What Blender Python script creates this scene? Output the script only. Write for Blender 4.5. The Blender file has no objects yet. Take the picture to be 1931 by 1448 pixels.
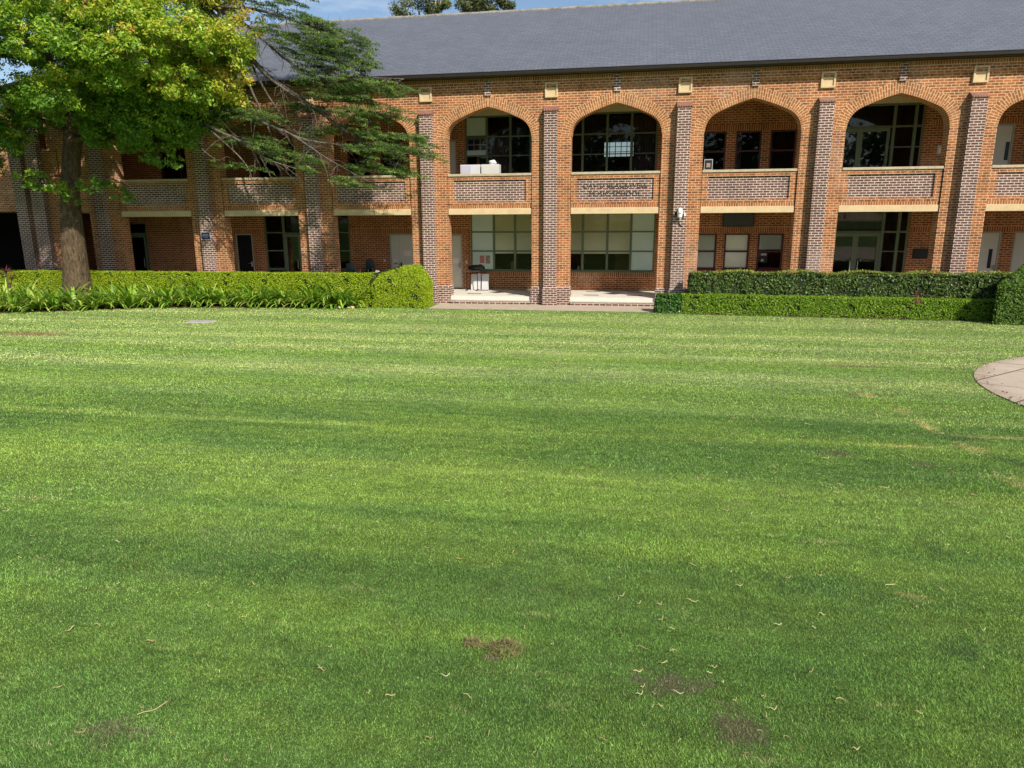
import bpy, bmesh, math, random
import numpy as np
from mathutils import Vector, Matrix, Euler
R=math.radians
random.seed(7); rng=np.random.default_rng(11)
sc=bpy.context.scene
col=sc.collection

# ------------------------------------------------------------------ camera
cam_d=bpy.data.cameras.new('camera'); cam=bpy.data.objects.new('camera',cam_d); col.objects.link(cam)
cr=Vector((0.98503955,0.17224998,-0.00519879)); cu=Vector((-0.03392315,0.22339613,0.97413725)); cw=Vector((-0.16895651,0.95938736,-0.22589729))
cC=Vector((3.2867,-27.0952,3.2080))
M=Matrix(((cr.x,cu.x,-cw.x,cC.x),(cr.y,cu.y,-cw.y,cC.y),(cr.z,cu.z,-cw.z,cC.z),(0,0,0,1)))
cam.matrix_world=M
cam_d.sensor_width=36; cam_d.sensor_fit='HORIZONTAL'; cam_d.lens=1329.6/1931*36; cam_d.clip_start=.1; cam_d.clip_end=3000
sc.camera=cam
# ------------------------------------------------------------------ world, sun, exposure
SUN=Vector((.90,-1.0,1.12)).normalized()
el=math.asin(SUN.z); az=math.atan2(SUN.x,SUN.y)
w=bpy.data.worlds.new('World'); sc.world=w; w.use_nodes=True
nt=w.node_tree; bg=nt.nodes['Background']
sky=nt.nodes.new('ShaderNodeTexSky'); sky.sky_type='NISHITA'; sky.sun_disc=False; sky.sun_elevation=el; sky.sun_rotation=az
sky.air_density=1.0; sky.dust_density=1.0; sky.ozone_density=2.0
tc=nt.nodes.new('ShaderNodeTexCoord'); mp=nt.nodes.new('ShaderNodeMapping'); mp.inputs['Scale'].default_value=(2.2,2.2,9)
ns=nt.nodes.new('ShaderNodeTexNoise'); ns.inputs['Scale'].default_value=1.6; ns.inputs['Detail'].default_value=8; ns.inputs['Roughness'].default_value=.62
rp=nt.nodes.new('ShaderNodeValToRGB'); rp.color_ramp.elements[0].position=.52; rp.color_ramp.elements[1].position=.78
rp.color_ramp.elements[1].color=(.62,.62,.62,1)
mx=nt.nodes.new('ShaderNodeMix'); mx.data_type='RGBA'; mx.inputs[7].default_value=(8.2,8.6,9.0,1)
nt.links.new(tc.outputs['Generated'],mp.inputs[0]); nt.links.new(mp.outputs[0],ns.inputs['Vector']); nt.links.new(ns.outputs['Fac'],rp.inputs[0])
nt.links.new(rp.outputs[0],mx.inputs[0]); nt.links.new(sky.outputs[0],mx.inputs[6]); nt.links.new(mx.outputs[2],bg.inputs[0])
bg.inputs[1].default_value=.12
sd=bpy.data.lights.new('sun','SUN'); sd.energy=5.0; sd.angle=R(.53); sd.color=(1,.93,.82)
so=bpy.data.objects.new('sun',sd); col.objects.link(so); so.rotation_euler=(-SUN).to_track_quat('-Z','Y').to_euler(); so.location=(20,-30,40)
sc.view_settings.view_transform='Standard'; sc.view_settings.look='None'; sc.view_settings.gamma=1; sc.view_settings.exposure=.12
sc.render.engine='CYCLES'; sc.cycles.max_bounces=6; sc.cycles.transparent_max_bounces=12

# ------------------------------------------------------------------ helpers
def tag(o,label=None,cat=None,group=None,kind=None):
    if label: o['label']=label
    if cat: o['category']=cat
    if group: o['group']=group
    if kind: o['kind']=kind
    return o
def empty(name,loc=(0,0,0),rz=0):
    o=bpy.data.objects.new(name,None); col.objects.link(o); o.location=loc; o.rotation_euler=(0,0,rz); o.empty_display_size=.2
    return o
def link(name,me,parent=None):
    o=bpy.data.objects.new(name,me); col.objects.link(o)
    if parent: o.parent=parent
    return o
def copy_tree(o,parent=None):
    c=o.copy(); col.objects.link(c)
    if parent: c.parent=parent
    for ch in o.children: copy_tree(ch,c)
    return c
class MB:
    def __init__(s): s.v=[]; s.f=[]; s.m=[]; s.uv={}
    def quad(s,a,b,c,d,mi=0,uv=None):
        n=len(s.v); s.v+= [a,b,c,d]; 
        if uv: s.uv[len(s.f)]=uv
        s.f.append((n,n+1,n+2,n+3)); s.m.append(mi)
    def poly(s,pts,mi=0):
        n=len(s.v); s.v+=list(pts); s.f.append(tuple(range(n,n+len(pts)))); s.m.append(mi)
    def box(s,x0,x1,y0,y1,z0,z1,mi=0):
        n=len(s.v)
        s.v+=[(x0,y0,z0),(x1,y0,z0),(x1,y1,z0),(x0,y1,z0),(x0,y0,z1),(x1,y0,z1),(x1,y1,z1),(x0,y1,z1)]
        for f in ((0,3,2,1),(4,5,6,7),(0,1,5,4),(1,2,6,5),(2,3,7,6),(3,0,4,7)):
            s.f.append(tuple(n+i for i in f)); s.m.append(mi)
    def obox(s,c,dx,dy,dz,rot,mi=0):   # oriented box, half sizes
        n=len(s.v); e=Euler(rot).to_matrix(); c=Vector(c)
        for sx,sy,sz in ((-1,-1,-1),(1,-1,-1),(1,1,-1),(-1,1,-1),(-1,-1,1),(1,-1,1),(1,1,1),(-1,1,1)):
            s.v.append(tuple(c+e@Vector((sx*dx,sy*dy,sz*dz))))
        for f in ((0,3,2,1),(4,5,6,7),(0,1,5,4),(1,2,6,5),(2,3,7,6),(3,0,4,7)):
            s.f.append(tuple(n+i for i in f)); s.m.append(mi)
    def tube(s,pts,rad,seg=8,mi=0,cap=True,wob=0):
        pts=[Vector(p) for p in pts]; rings=[]; up=Vector((0.13,.27,1)).normalized()
        for i,p in enumerate(pts):
            t=(pts[min(i+1,len(pts)-1)]-pts[max(i-1,0)]).normalized()
            a=t.cross(up)
            if a.length<.05: a=t.cross(Vector((1,0,0)))
            a.normalize(); b=t.cross(a).normalized(); r=rad[i] if hasattr(rad,'__len__') else rad
            n=len(s.v)
            for k in range(seg):
                th=2*math.pi*k/seg; rr=r*(1+wob*math.sin(3*th+i*.9)*.5+wob*random.uniform(-.5,.5))
                s.v.append(tuple(p+a*math.cos(th)*rr+b*math.sin(th)*rr))
            rings.append(n)
        for i in range(len(rings)-1):
            for k in range(seg):
                k2=(k+1)%seg; s.f.append((rings[i]+k,rings[i]+k2,rings[i+1]+k2,rings[i+1]+k)); s.m.append(mi)
        if cap:
            s.f.append(tuple(rings[0]+k for k in range(seg))); s.m.append(mi)
            s.f.append(tuple(rings[-1]+k for k in reversed(range(seg)))); s.m.append(mi)
    def build(s,name,mats,parent=None,smooth=False,bevel=0):
        me=bpy.data.meshes.new(name); me.from_pydata([tuple(p) for p in s.v],[],s.f)
        if not isinstance(mats,(list,tuple)): mats=[mats]
        for m in mats: me.materials.append(m)
        me.polygons.foreach_set('material_index',s.m)
        if s.uv:
            ul=me.uv_layers.new(name='UVMap')
            for fi,uv in s.uv.items():
                p=me.polygons[fi]
                for j,li in enumerate(p.loop_indices): ul.data[li].uv=uv[j]
        me.update()
        bm=bmesh.new(); bm.from_mesh(me)
        if smooth: bmesh.ops.remove_doubles(bm,verts=bm.verts,dist=1e-5)
        bmesh.ops.recalc_face_normals(bm,faces=bm.faces); bm.to_mesh(me); bm.free()
        if smooth: me.polygons.foreach_set('use_smooth',[True]*len(me.polygons))
        o=link(name,me,parent)
        if bevel:
            b=o.modifiers.new('bevel','BEVEL'); b.width=bevel; b.segments=2; b.limit_method='ANGLE'; b.angle_limit=R(40)
        return o
def np_mesh(name,V,F,mats,parent=None,attrs=None,mi=None):
    """V (n,3), F (m,k) numpy; attrs {name: (n,) float}"""
    me=bpy.data.meshes.new(name); k=F.shape[1]
    me.vertices.add(len(V)); me.vertices.foreach_set('co',V.astype(np.float32).ravel())
    me.loops.add(F.size); me.loops.foreach_set('vertex_index',F.astype(np.int32).ravel())
    me.polygons.add(len(F)); me.polygons.foreach_set('loop_start',np.arange(0,F.size,k,dtype=np.int32))
    if not isinstance(mats,(list,tuple)): mats=[mats]
    for m in mats: me.materials.append(m)
    if mi is not None: me.polygons.foreach_set('material_index',mi.astype(np.int32))
    me.update(calc_edges=True)
    for a,vals in (attrs or {}).items():
        at=me.attributes.new(a,'FLOAT','POINT'); at.data.foreach_set('value',vals.astype(np.float32))
    return link(name,me,parent)

# ---- node helper
class N:
    def __init__(s,name,rough=.8,spec=.3):
        s.mat=bpy.data.materials.new(name); s.mat.use_nodes=True; s.t=s.mat.node_tree; s.b=s.t.nodes['Principled BSDF']
        s.b.inputs['Roughness'].default_value=rough; s.b.inputs['Specular IOR Level'].default_value=spec
    def n(s,t,**kw):
        x=s.t.nodes.new('ShaderNode'+t)
        for k,v in kw.items():
            if k in ('operation','data_type','blend_type','attribute_name','noise_dimensions','feature','wave_type','bands_direction','interpolation_type'): setattr(x,k,v)
            else:
                try: x.inputs[k].default_value=v
                except Exception: x.inputs[int(k[1:])].default_value=v
        return x
    def l(s,a,b): s.t.links.new(a,b)
    def val(s,x,v,i):
        if isinstance(v,(int,float)): x.inputs[i].default_value=v
        else: s.l(v,x.inputs[i])
    def math(s,op,a,b=0,c=None,clamp=False):
        x=s.t.nodes.new('ShaderNodeMath'); x.operation=op; x.use_clamp=clamp; s.val(x,a,0); s.val(x,b,1)
        if c is not None: s.val(x,c,2)
        return x.outputs[0]
    def mix(s,f,a,b,blend='MIX'):
        x=s.t.nodes.new('ShaderNodeMix'); x.data_type='RGBA'; x.blend_type=blend
        for i,v in ((0,f),(6,a),(7,b)):
            if isinstance(v,(tuple,list)): x.inputs[i].default_value=(*v,1) if len(v)==3 else v
            elif isinstance(v,(int,float)): x.inputs[i].default_value=v
            else: s.l(v,x.inputs[i])
        return x.outputs[2]
    def pos(s): return s.n('NewGeometry').outputs['Position']
    def sep(s,v):
        x=s.n('SeparateXYZ'); s.l(v,x.inputs[0]); return x.outputs
    def comb(s,a,b,c=0):
        x=s.n('CombineXYZ'); s.val(x,a,0); s.val(x,b,1); s.val(x,c,2); return x.outputs[0]
    def noise(s,scale,detail=3,rough=.55,vec=None,dist=0):
        x=s.n('TexNoise'); x.inputs['Scale'].default_value=scale; x.inputs['Detail'].default_value=detail; x.inputs['Roughness'].default_value=rough; x.inputs['Distortion'].default_value=dist
        s.l(vec if vec is not None else s.pos(),x.inputs['Vector']); return x.outputs['Fac']
    def ramp(s,f,stops,interp='LINEAR'):
        x=s.n('ValToRGB'); cr_=x.color_ramp; cr_.interpolation=interp
        while len(cr_.elements)<len(stops): cr_.elements.new(.5)
        for e,(p,c) in zip(cr_.elements,stops):
            e.position=p; e.color=(c,c,c,1) if isinstance(c,(int,float)) else (*c,1)
        s.l(f,x.inputs[0]); return x.outputs[0]
    def smooth(s,f,a,b):
        x=s.n('MapRange'); x.interpolation_type='SMOOTHSTEP'; s.l(f,x.inputs[0]); x.inputs[1].default_value=a; x.inputs[2].default_value=b; return x.outputs[0]
    def attr(s,name):
        x=s.n('Attribute'); x.attribute_name=name; return x.outputs['Fac']
    def bump(s,h,strength=.3,dist=.02):
        x=s.n('Bump'); x.inputs['Strength'].default_value=strength; x.inputs['Distance'].default_value=dist; s.l(h,x.inputs['Height']); s.l(x.outputs[0],s.b.inputs['Normal'])
    def col(s,c):
        if isinstance(c,(tuple,list)): s.b.inputs['Base Color'].default_value=(*c,1)
        else: s.l(c,s.b.inputs['Base Color'])
        return s
def plain(name,c,rough=.6,var=.12,scale=6,spec=.3,metal=0,bump=0):
    m=N(name,rough,spec); f=m.noise(scale,5,.6); k=m.ramp(f,[(.25,1-var),(.75,1+var)])
    m.col(m.mix(1,c,k,'MULTIPLY')); m.b.inputs['Metallic'].default_value=metal
    if bump: m.bump(m.noise(scale*8,4),bump,.01)
    return m.mat
def brick(name,c1,c2,mortar,mode='wall',bw=.24,rh=.086,ms=.0105,z0=0,off=.5,c3=None,bias=-.1):
    m=N(name,.9,.15)
    if mode=='uv':
        x=m.n('UVMap'); p=m.sep(x.outputs[0]); vec=m.comb(p[1],p[0],0)
    else:
        p=m.sep(m.pos()); u=m.math('ADD',p[0],p[1])
        if mode=='wall': vec=m.comb(u,m.math('SUBTRACT',p[2],z0),0)
        elif mode=='soldier': vec=m.comb(m.math('SUBTRACT',p[2],z0),u,0)
    b=m.n('TexBrick'); b.offset=off; m.l(vec,b.inputs['Vector'])
    for k,v in (('Scale',1),('Mortar Size',ms),('Mortar Smooth',.15),('Bias',bias),('Brick Width',bw),('Row Height',rh)): b.inputs[k].default_value=v
    b.inputs['Color1'].default_value=(*c1,1); b.inputs['Color2'].default_value=(*c2,1); b.inputs['Mortar'].default_value=(*mortar,1)
    n1=m.noise(1.1,5,.65); n2=m.noise(9,4,.6)
    base=b.outputs['Color']
    if c3:
        # a second, offset brick lookup picks out occasional burnt bricks
        wn=m.n('TexWhiteNoise'); wn.noise_dimensions='2D'
        ps=m.sep(vec); row=m.math('FLOOR',m.math('DIVIDE',ps[1],rh)); par=m.math('MULTIPLY',m.math('PINGPONG',row,1),off*bw)
        cx=m.math('FLOOR',m.math('DIVIDE',m.math('ADD',ps[0],par),bw)); m.l(m.comb(cx,row,0),wn.inputs['Vector'])
        sel=m.math('GREATER_THAN',wn.outputs['Value'],.80); sel=m.math('MULTIPLY',sel,m.math('SUBTRACT',1,b.outputs['Fac']))
        base=m.mix(m.math('MULTIPLY',sel,.6),base,c3)
    k=m.ramp(n1,[(.3,.80),(.7,1.15)]); k2=m.ramp(n2,[(.25,.86),(.75,1.12)])
    pw=m.sep(m.pos()); hu=m.math('ADD',pw[0],pw[1])
    strk=m.noise(1,5,.7,vec=m.comb(m.math('MULTIPLY',hu,3.2),m.math('MULTIPLY',pw[2],.35),3)); base=m.mix(1,base,m.ramp(strk,[(.28,.74),(.5,1.0),(.75,1.08)]),'MULTIPLY')
    eff=m.noise(.33,6,.68); base=m.mix(m.ramp(eff,[(.56,0),(.74,.42)]),base,(.52,.40,.33))
    m.col(m.mix(1,m.mix(1,base,k,'MULTIPLY'),k2,'MULTIPLY'))
    m.bump(m.math('SUBTRACT',1,b.outputs['Fac']),.5,.006)
    return m.mat
OR1=(.43,.160,.056); OR2=(.28,.098,.040); ORM=(.68,.47,.28); ORD=(.12,.05,.035)
DK1=(.17,.088,.068); DK2=(.105,.056,.048); DKM=(.70,.57,.48)
m_brick=brick('orange_brick',OR1,OR2,ORM,c3=ORD)
m_brickD=brick('dark_brick',DK1,DK2,DKM,ms=.012)
m_arch=brick('arch_brick',(.42,.165,.055),(.28,.10,.038),ORM,'uv',bw=.26,rh=.086,ms=.0115)
m_eaves=brick('eaves_soldier_brick',OR1,OR2,ORM,'soldier',bw=.14,z0=8.18,off=0)
m_lsold=brick('lintel_soldier_brick',OR1,OR2,ORM,'soldier',bw=.14,z0=3.66,off=0)
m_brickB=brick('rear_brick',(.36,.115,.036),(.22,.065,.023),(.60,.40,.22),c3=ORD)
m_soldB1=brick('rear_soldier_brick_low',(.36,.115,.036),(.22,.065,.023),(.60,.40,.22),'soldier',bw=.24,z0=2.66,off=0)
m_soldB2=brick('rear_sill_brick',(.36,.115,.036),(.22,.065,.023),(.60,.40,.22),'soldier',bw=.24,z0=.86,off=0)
m_capb=brick('cap_brick',(.24,.095,.06),(.16,.07,.05),(.50,.34,.25),'soldier',bw=.3,z0=7.0,off=0)
m_stone=plain('sandstone',(.66,.50,.29),.85,.12,5,.2,bump=.15)
m_coping=plain('stone_coping',(.50,.42,.28),.85,.2,9,.2,bump=.2)
m_rend=plain('beige_render',(.62,.54,.36),.8,.05,3)
m_gutter=plain('dark_brown_gutter',(.030,.022,.018),.35,.2,4,.5)
m_green=plain('green_paint',(.125,.160,.090),.5,.08,4,.4)
m_maroon=plain('maroon_paint',(.075,.018,.014),.5,.1,4,.4)
m_door=plain('pale_grey_door_paint',(.56,.54,.46),.5,.06,3,.4)
m_doorf=plain('grey_door_frame',(.36,.35,.28),.5,.06,3,.4)
m_teal=plain('pale_teal_panel',(.50,.62,.55),.45,.05,1.5,.4)
m_blind=plain('cream_blind',(.88,.80,.62),.8,.06,2)
m_blindw=plain('white_blind',(.92,.88,.76),.8,.05,2)
m_white=plain('white_board',(.62,.62,.63),.5,.05,3)
m_black=plain('black_plastic',(.012,.012,.013),.4,.2,5,.5)
m_dkgreen=plain('dark_teal_plastic',(.03,.055,.055),.45,.1,5,.5)
m_steel=plain('brushed_steel',(.55,.55,.52),.3,.1,10,.5,metal=.9)
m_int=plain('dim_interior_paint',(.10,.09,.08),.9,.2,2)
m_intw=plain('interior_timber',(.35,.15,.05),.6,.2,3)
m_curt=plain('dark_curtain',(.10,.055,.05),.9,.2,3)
m_conc=plain('pavement_concrete',(.46,.385,.29),.9,.14,2.2,.2,bump=.2)
m_stepm=plain('step_stone',(.50,.45,.38),.85,.12,5,.2,bump=.2)
m_tiled=plain('dark_floor_tile',(.07,.06,.055),.6,.15,6)
m_letter=plain('aged_bronze_letter',(.035,.04,.036),.5,.25,20,.4,metal=.2)
m_navyp=plain('navy_pane',(.02,.02,.06),.3,.1,4)
def m_glass():
    m=N('window_glass',.05); t=m.t; t.nodes.remove(m.b)
    tr=t.nodes.new('ShaderNodeBsdfTransparent'); tr.inputs[0].default_value=(.90,.93,.90,1)
    g=t.nodes.new('ShaderNodeBsdfGlossy'); g.inputs['Roughness'].default_value=.02
    fr=t.nodes.new('ShaderNodeFresnel'); fr.inputs[0].default_value=1.5
    f=m.math('MULTIPLY',fr.outputs[0],1.0,clamp=True)
    mxn=t.nodes.new('ShaderNodeMixShader'); m.l(f,mxn.inputs[0]); m.l(tr.outputs[0],mxn.inputs[1]); m.l(g.outputs[0],mxn.inputs[2])
    m.l(mxn.outputs[0],t.nodes['Material Output'].inputs[0]); return m.mat
m_glass=m_glass()
m_tint=m_glass.copy(); m_tint.name='dimming_glass'  # darker tint added to dim the bright far window
for n_ in m_tint.node_tree.nodes:
    if n_.type=='BSDF_TRANSPARENT': n_.inputs[0].default_value=(.50,.52,.50,1)
def m_slate():
    m=N('roof_slate',.6,.35); p=m.sep(m.pos()); q=m.math('ADD',p[0],m.math('MULTIPLY',p[1],.0)); v=m.math('DIVIDE',p[2],.55)
    b=m.n('TexBrick'); b.offset=.5; m.l(m.comb(q,v,0),b.inputs['Vector'])
    for k,x in (('Scale',1),('Mortar Size',.014),('Mortar Smooth',.9),('Bias',0),('Brick Width',.31),('Row Height',.15)): b.inputs[k].default_value=x
    b.inputs['Color1'].default_value=(.122,.135,.160,1); b.inputs['Color2'].default_value=(.148,.158,.186,1); b.inputs['Mortar'].default_value=(.055,.06,.075,1)
    n1=m.noise(.6,6,.7); k=m.ramp(n1,[(.3,.93),(.7,1.07)]); n2=m.noise(14,3); k2=m.ramp(n2,[(.3,.85),(.7,1.15)])
    m.col(m.mix(1,m.mix(1,b.outputs['Color'],k,'MULTIPLY'),k2,'MULTIPLY'))
    fr=m.math('FRACT',m.math('DIVIDE',v,.15)); m.bump(m.math('SUBTRACT',1,fr),.6,.02)
    return m.mat
m_slate=m_slate()
m_ridge=plain('lichened_ridge_tile',(.25,.23,.20),.9,.45,5,.2)

# ------------------------------------------------------------------ ground shape
def gz(Y):
    t=np.maximum(0,-5-np.asarray(Y,dtype=float)); return .07*t*t/(t+4)
def g1(y): return float(gz(y))

# lawn colour shared by the sheet and the blades (mowing bands, worn earth, light clover, painted small shadows)
def lawn_color(m,earth=True,gain=1.0):
    p=m.sep(m.pos()); X,Y=p[0],p[1]
    n0=m.noise(1,4,.6,vec=m.comb(m.math('MULTIPLY',X,.12),m.math('MULTIPLY',Y,.35),0)); warp=m.math('MULTIPLY',m.math('SUBTRACT',n0,.5),1.0)
    n9=m.noise(2.4,3,.6); warp=m.math('ADD',warp,m.math('MULTIPLY',m.math('SUBTRACT',n9,.5),.22))
    s=m.math('ADD',m.math('ADD',Y,warp),m.math('MULTIPLY',X,.012))
    f=m.n('MapRange'); m.l(s,f.inputs[0]); f.inputs[1].default_value=-26; f.inputs[2].default_value=-2; f=f.outputs[0]
    D=(.092,.162,.035);Dd=(.082,.148,.034);Mi=(.105,.185,.040);L=(.132,.212,.044);Y_=(.165,.24,.052);Pp=(.25,.30,.11);Pm=(.155,.23,.065)
    pos_=lambda y:(y+26)/24
    st=[(-26,D),(-24.9,Mi),(-24.2,D),(-23.75,Mi),(-23.35,Dd),(-22.75,D),(-22.5,L),(-22.2,Mi),(-21.9,L),(-20.9,Y_),(-20.45,Mi),(-20.1,D),(-19.35,D),(-19.15,Y_),(-18.85,D),(-17.9,D),(-17.55,Pm),(-16.2,L),(-15.4,Pm),(-14.6,Pp),(-13.6,Pm),(-12.6,L),(-11.4,Pp),(-10.4,Pm),(-9.4,Pp),(-8.2,Pm),(-6.9,Pp),(-5.2,Pm),(-3.8,Pp),(-2,Pm)]
    c=m.ramp(f,[(pos_(y),v) for y,v in st])
    st1=m.noise(1,4,.65,vec=m.comb(m.math('MULTIPLY',X,.10),m.math('MULTIPLY',m.math('ADD',Y,m.math('MULTIPLY',warp,.3)),2.3),1)); c=m.mix(1,c,m.ramp(st1,[(.3,(.78,.84,.78)),(.7,(1.22,1.14,1.15))]),'MULTIPLY')
    st2=m.noise(1,3,.6,vec=m.comb(m.math('MULTIPLY',X,.22),m.math('MULTIPLY',Y,7.5),9)); c=m.mix(1,c,m.ramp(st2,[(.3,.86),(.7,1.14)]),'MULTIPLY')
    n1=m.noise(1,6,.62,vec=m.comb(m.math('MULTIPLY',X,.45),Y,0)); c=m.mix(m.ramp(n1,[(.45,0),(.70,.6)]),c,(.19,.27,.045))
    n1b=m.noise(1,5,.65,vec=m.comb(m.math('MULTIPLY',X,.3),m.math('MULTIPLY',Y,.8),5)); c=m.mix(m.ramp(n1b,[(.50,0),(.78,.45)]),c,(.045,.115,.04))
    # dry thatch flecks, stretched along the mowing direction
    n2=m.noise(1,6,.7,vec=m.comb(m.math('MULTIPLY',X,1.6),m.math('MULTIPLY',Y,4.5),0)); c=m.mix(m.ramp(n2,[(.60,0),(.74,.6)]),c,(.33,.31,.14))
    n3=m.noise(26,4,.7); c=m.mix(m.ramp(n3,[(.62,0),(.78,.55)]),c,(.28,.30,.10))
    k=m.ramp(m.noise(7,5,.65),[(.3,.78),(.7,1.2)]); c=m.mix(1,c,k,'MULTIPLY')
    k=m.ramp(m.noise(75,3,.7),[(.32,.55),(.68,1.45)]); c=m.mix(1,c,k,'MULTIPLY')  # fine speckle painting tiny shadows among the blades into the colour
    # worn earth and straw patches, plus painted trail shadows  (x,y,rx,ry)
    for (x,y,rx,ry,st_,ec) in EARTH_AND_SHADOW:
        dx=m.math('DIVIDE',m.math('SUBTRACT',X,x),rx); dy=m.math('DIVIDE',m.math('SUBTRACT',Y,y),ry)
        d=m.math('SQRT',m.math('ADD',m.math('MULTIPLY',dx,dx),m.math('MULTIPLY',dy,dy)))
        d=m.math('ADD',d,m.math('MULTIPLY',m.math('SUBTRACT',m.noise(11,6,.8),.5),4.2))
        a=m.smooth(d,1.0,.3); c=m.mix(m.math('MULTIPLY',a,st_),c,ec)
    if gain!=1: c=m.mix(1,c,(gain,gain,gain),'MULTIPLY')
    return c
EB=(.13,.095,.068); ST=(.36,.31,.12); TRAIL_SHADOW=(.05,.085,.03)  # the dark green paints the dug trail's shadows into the turf colour
TRAIL=[(6.85,-15.75,.16,.25,.7,ST),(6.6,-15.95,.14,.10,.7,TRAIL_SHADOW),(6.95,-16.9,.14,.4,.5,ST),(6.9,-17.9,.12,.45,.65,ST),(7.05,-18.55,.22,.2,.7,TRAIL_SHADOW),(6.95,-19.0,.16,.3,.6,ST),(7.15,-19.6,.2,.25,.7,TRAIL_SHADOW),(6.8,-20.4,.14,.4,.5,ST),(6.2,-19.05,.5,.07,.6,ST),(4.95,-22.97,.14,.07,.5,ST),(5.4,-22.1,.09,.3,.45,TRAIL_SHADOW),(5.0,-23.6,.12,.18,.6,TRAIL_SHADOW),(9.9,-6.9,1.3,.12,.5,ST),(8.0,-11.6,.6,.12,.5,ST),(10.2,-5.0,.18,.6,.4,TRAIL_SHADOW)]
EARTH_AND_SHADOW=[(3.50,-24.12,.22,.13,.6,EB),(3.78,-24.42,.15,.18,.62,EB),(3.98,-24.72,.15,.13,.75,EB),(-13.2,-10.3,1.3,.5,.75,(.22,.10,.06)),(5.44,-19.55,.22,.12,.7,EB),(6.15,-19.8,.18,.1,.6,EB),(7.6,-12.3,.7,.22,.7,(.17,.13,.07)),(6.9,-15.7,.45,.16,.7,(.20,.15,.07)),(10.4,-3.2,.8,.22,.7,(.22,.15,.10)),(10.7,-8.8,.5,.3,.5,(.28,.24,.12)),(2.66,-24.06,.09,.05,.7,EB),(1.2,-24.9,.2,.1,.5,EB),(7.6,-18.4,.9,.12,.6,(.30,.27,.11)),(1.9,-13.1,.7,.2,.5,(.28,.22,.12)),(2.2,-8.2,.9,.25,.4,(.25,.17,.12)),(12.2,-4.0,.9,.25,.4,(.25,.17,.12))]+TRAIL
def mk_ground():
    m=N('lawn_turf',.95,.1); m.col(lawn_color(m,gain=.95)); m.bump(m.noise(60,4,.7),.8,.02); return m.mat
m_turf=mk_ground()
def mk_blade():
    m=N('grass_blade',.65,.25); c=lawn_color(m,gain=2.2)
    a=m.attr('tint'); k=m.ramp(a,[(.0,.3),(.5,.95),(.97,1.9)]); c=m.mix(1,c,k,'MULTIPLY'); c=m.mix(m.ramp(m.noise(.9,5,.7),[(.5,0),(.75,.35)]),c,(.20,.30,.16)); c=m.mix(m.math('GREATER_THAN',a,.978),c,(.42,.36,.17))
    m.col(c)
    tr=m.n('BsdfTranslucent'); m.l(c,tr.inputs[0]); mxn=m.n('MixShader'); mxn.inputs[0].default_value=.25
    m.l(m.b.outputs[0],mxn.inputs[1]); m.l(tr.outputs[0],mxn.inputs[2]); m.l(mxn.outputs[0],m.t.nodes['Material Output'].inputs[0]); return m.mat
m_blade=mk_blade()

ys=np.concatenate([[-400,-200,-100,-60,-45],np.arange(-36,-3,1.0),[-3,0,5,20,60,150,400,1500]]); xs=np.array([-1500,-400,-120,-60,-40,-20,0,20,40,60,120,400,1500.])
gzz=np.where(ys<-36,g1(-36),gz(ys))
V=np.array([(x,y,z-.004) for y,z in zip(ys,gzz) for x in xs]); nx=len(xs)
F=np.array([(j*nx+i,j*nx+i+1,(j+1)*nx+i+1,(j+1)*nx+i) for j in range(len(ys)-1) for i in range(nx-1)])
gr=np_mesh('ground',V,F,m_turf); tag(gr,'striped green mown lawn sloping down to the brick building','lawn',kind='structure')

CX,CY,CR=17.15,-16.4,8.35
def in_paving(x,y): return (x-CX)**2+(y-CY)**2<CR*CR
def bed_edge(x): return np.interp(x,[-26,-20.5,-19.7,-18,-15,-12,-8.8,-7.6,-6.4,-4.6],[-5.6,-5.2,-4.95,-4.3,-2.75,-2.3,-1.95,-1.75,-1.5,-1.5])
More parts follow.
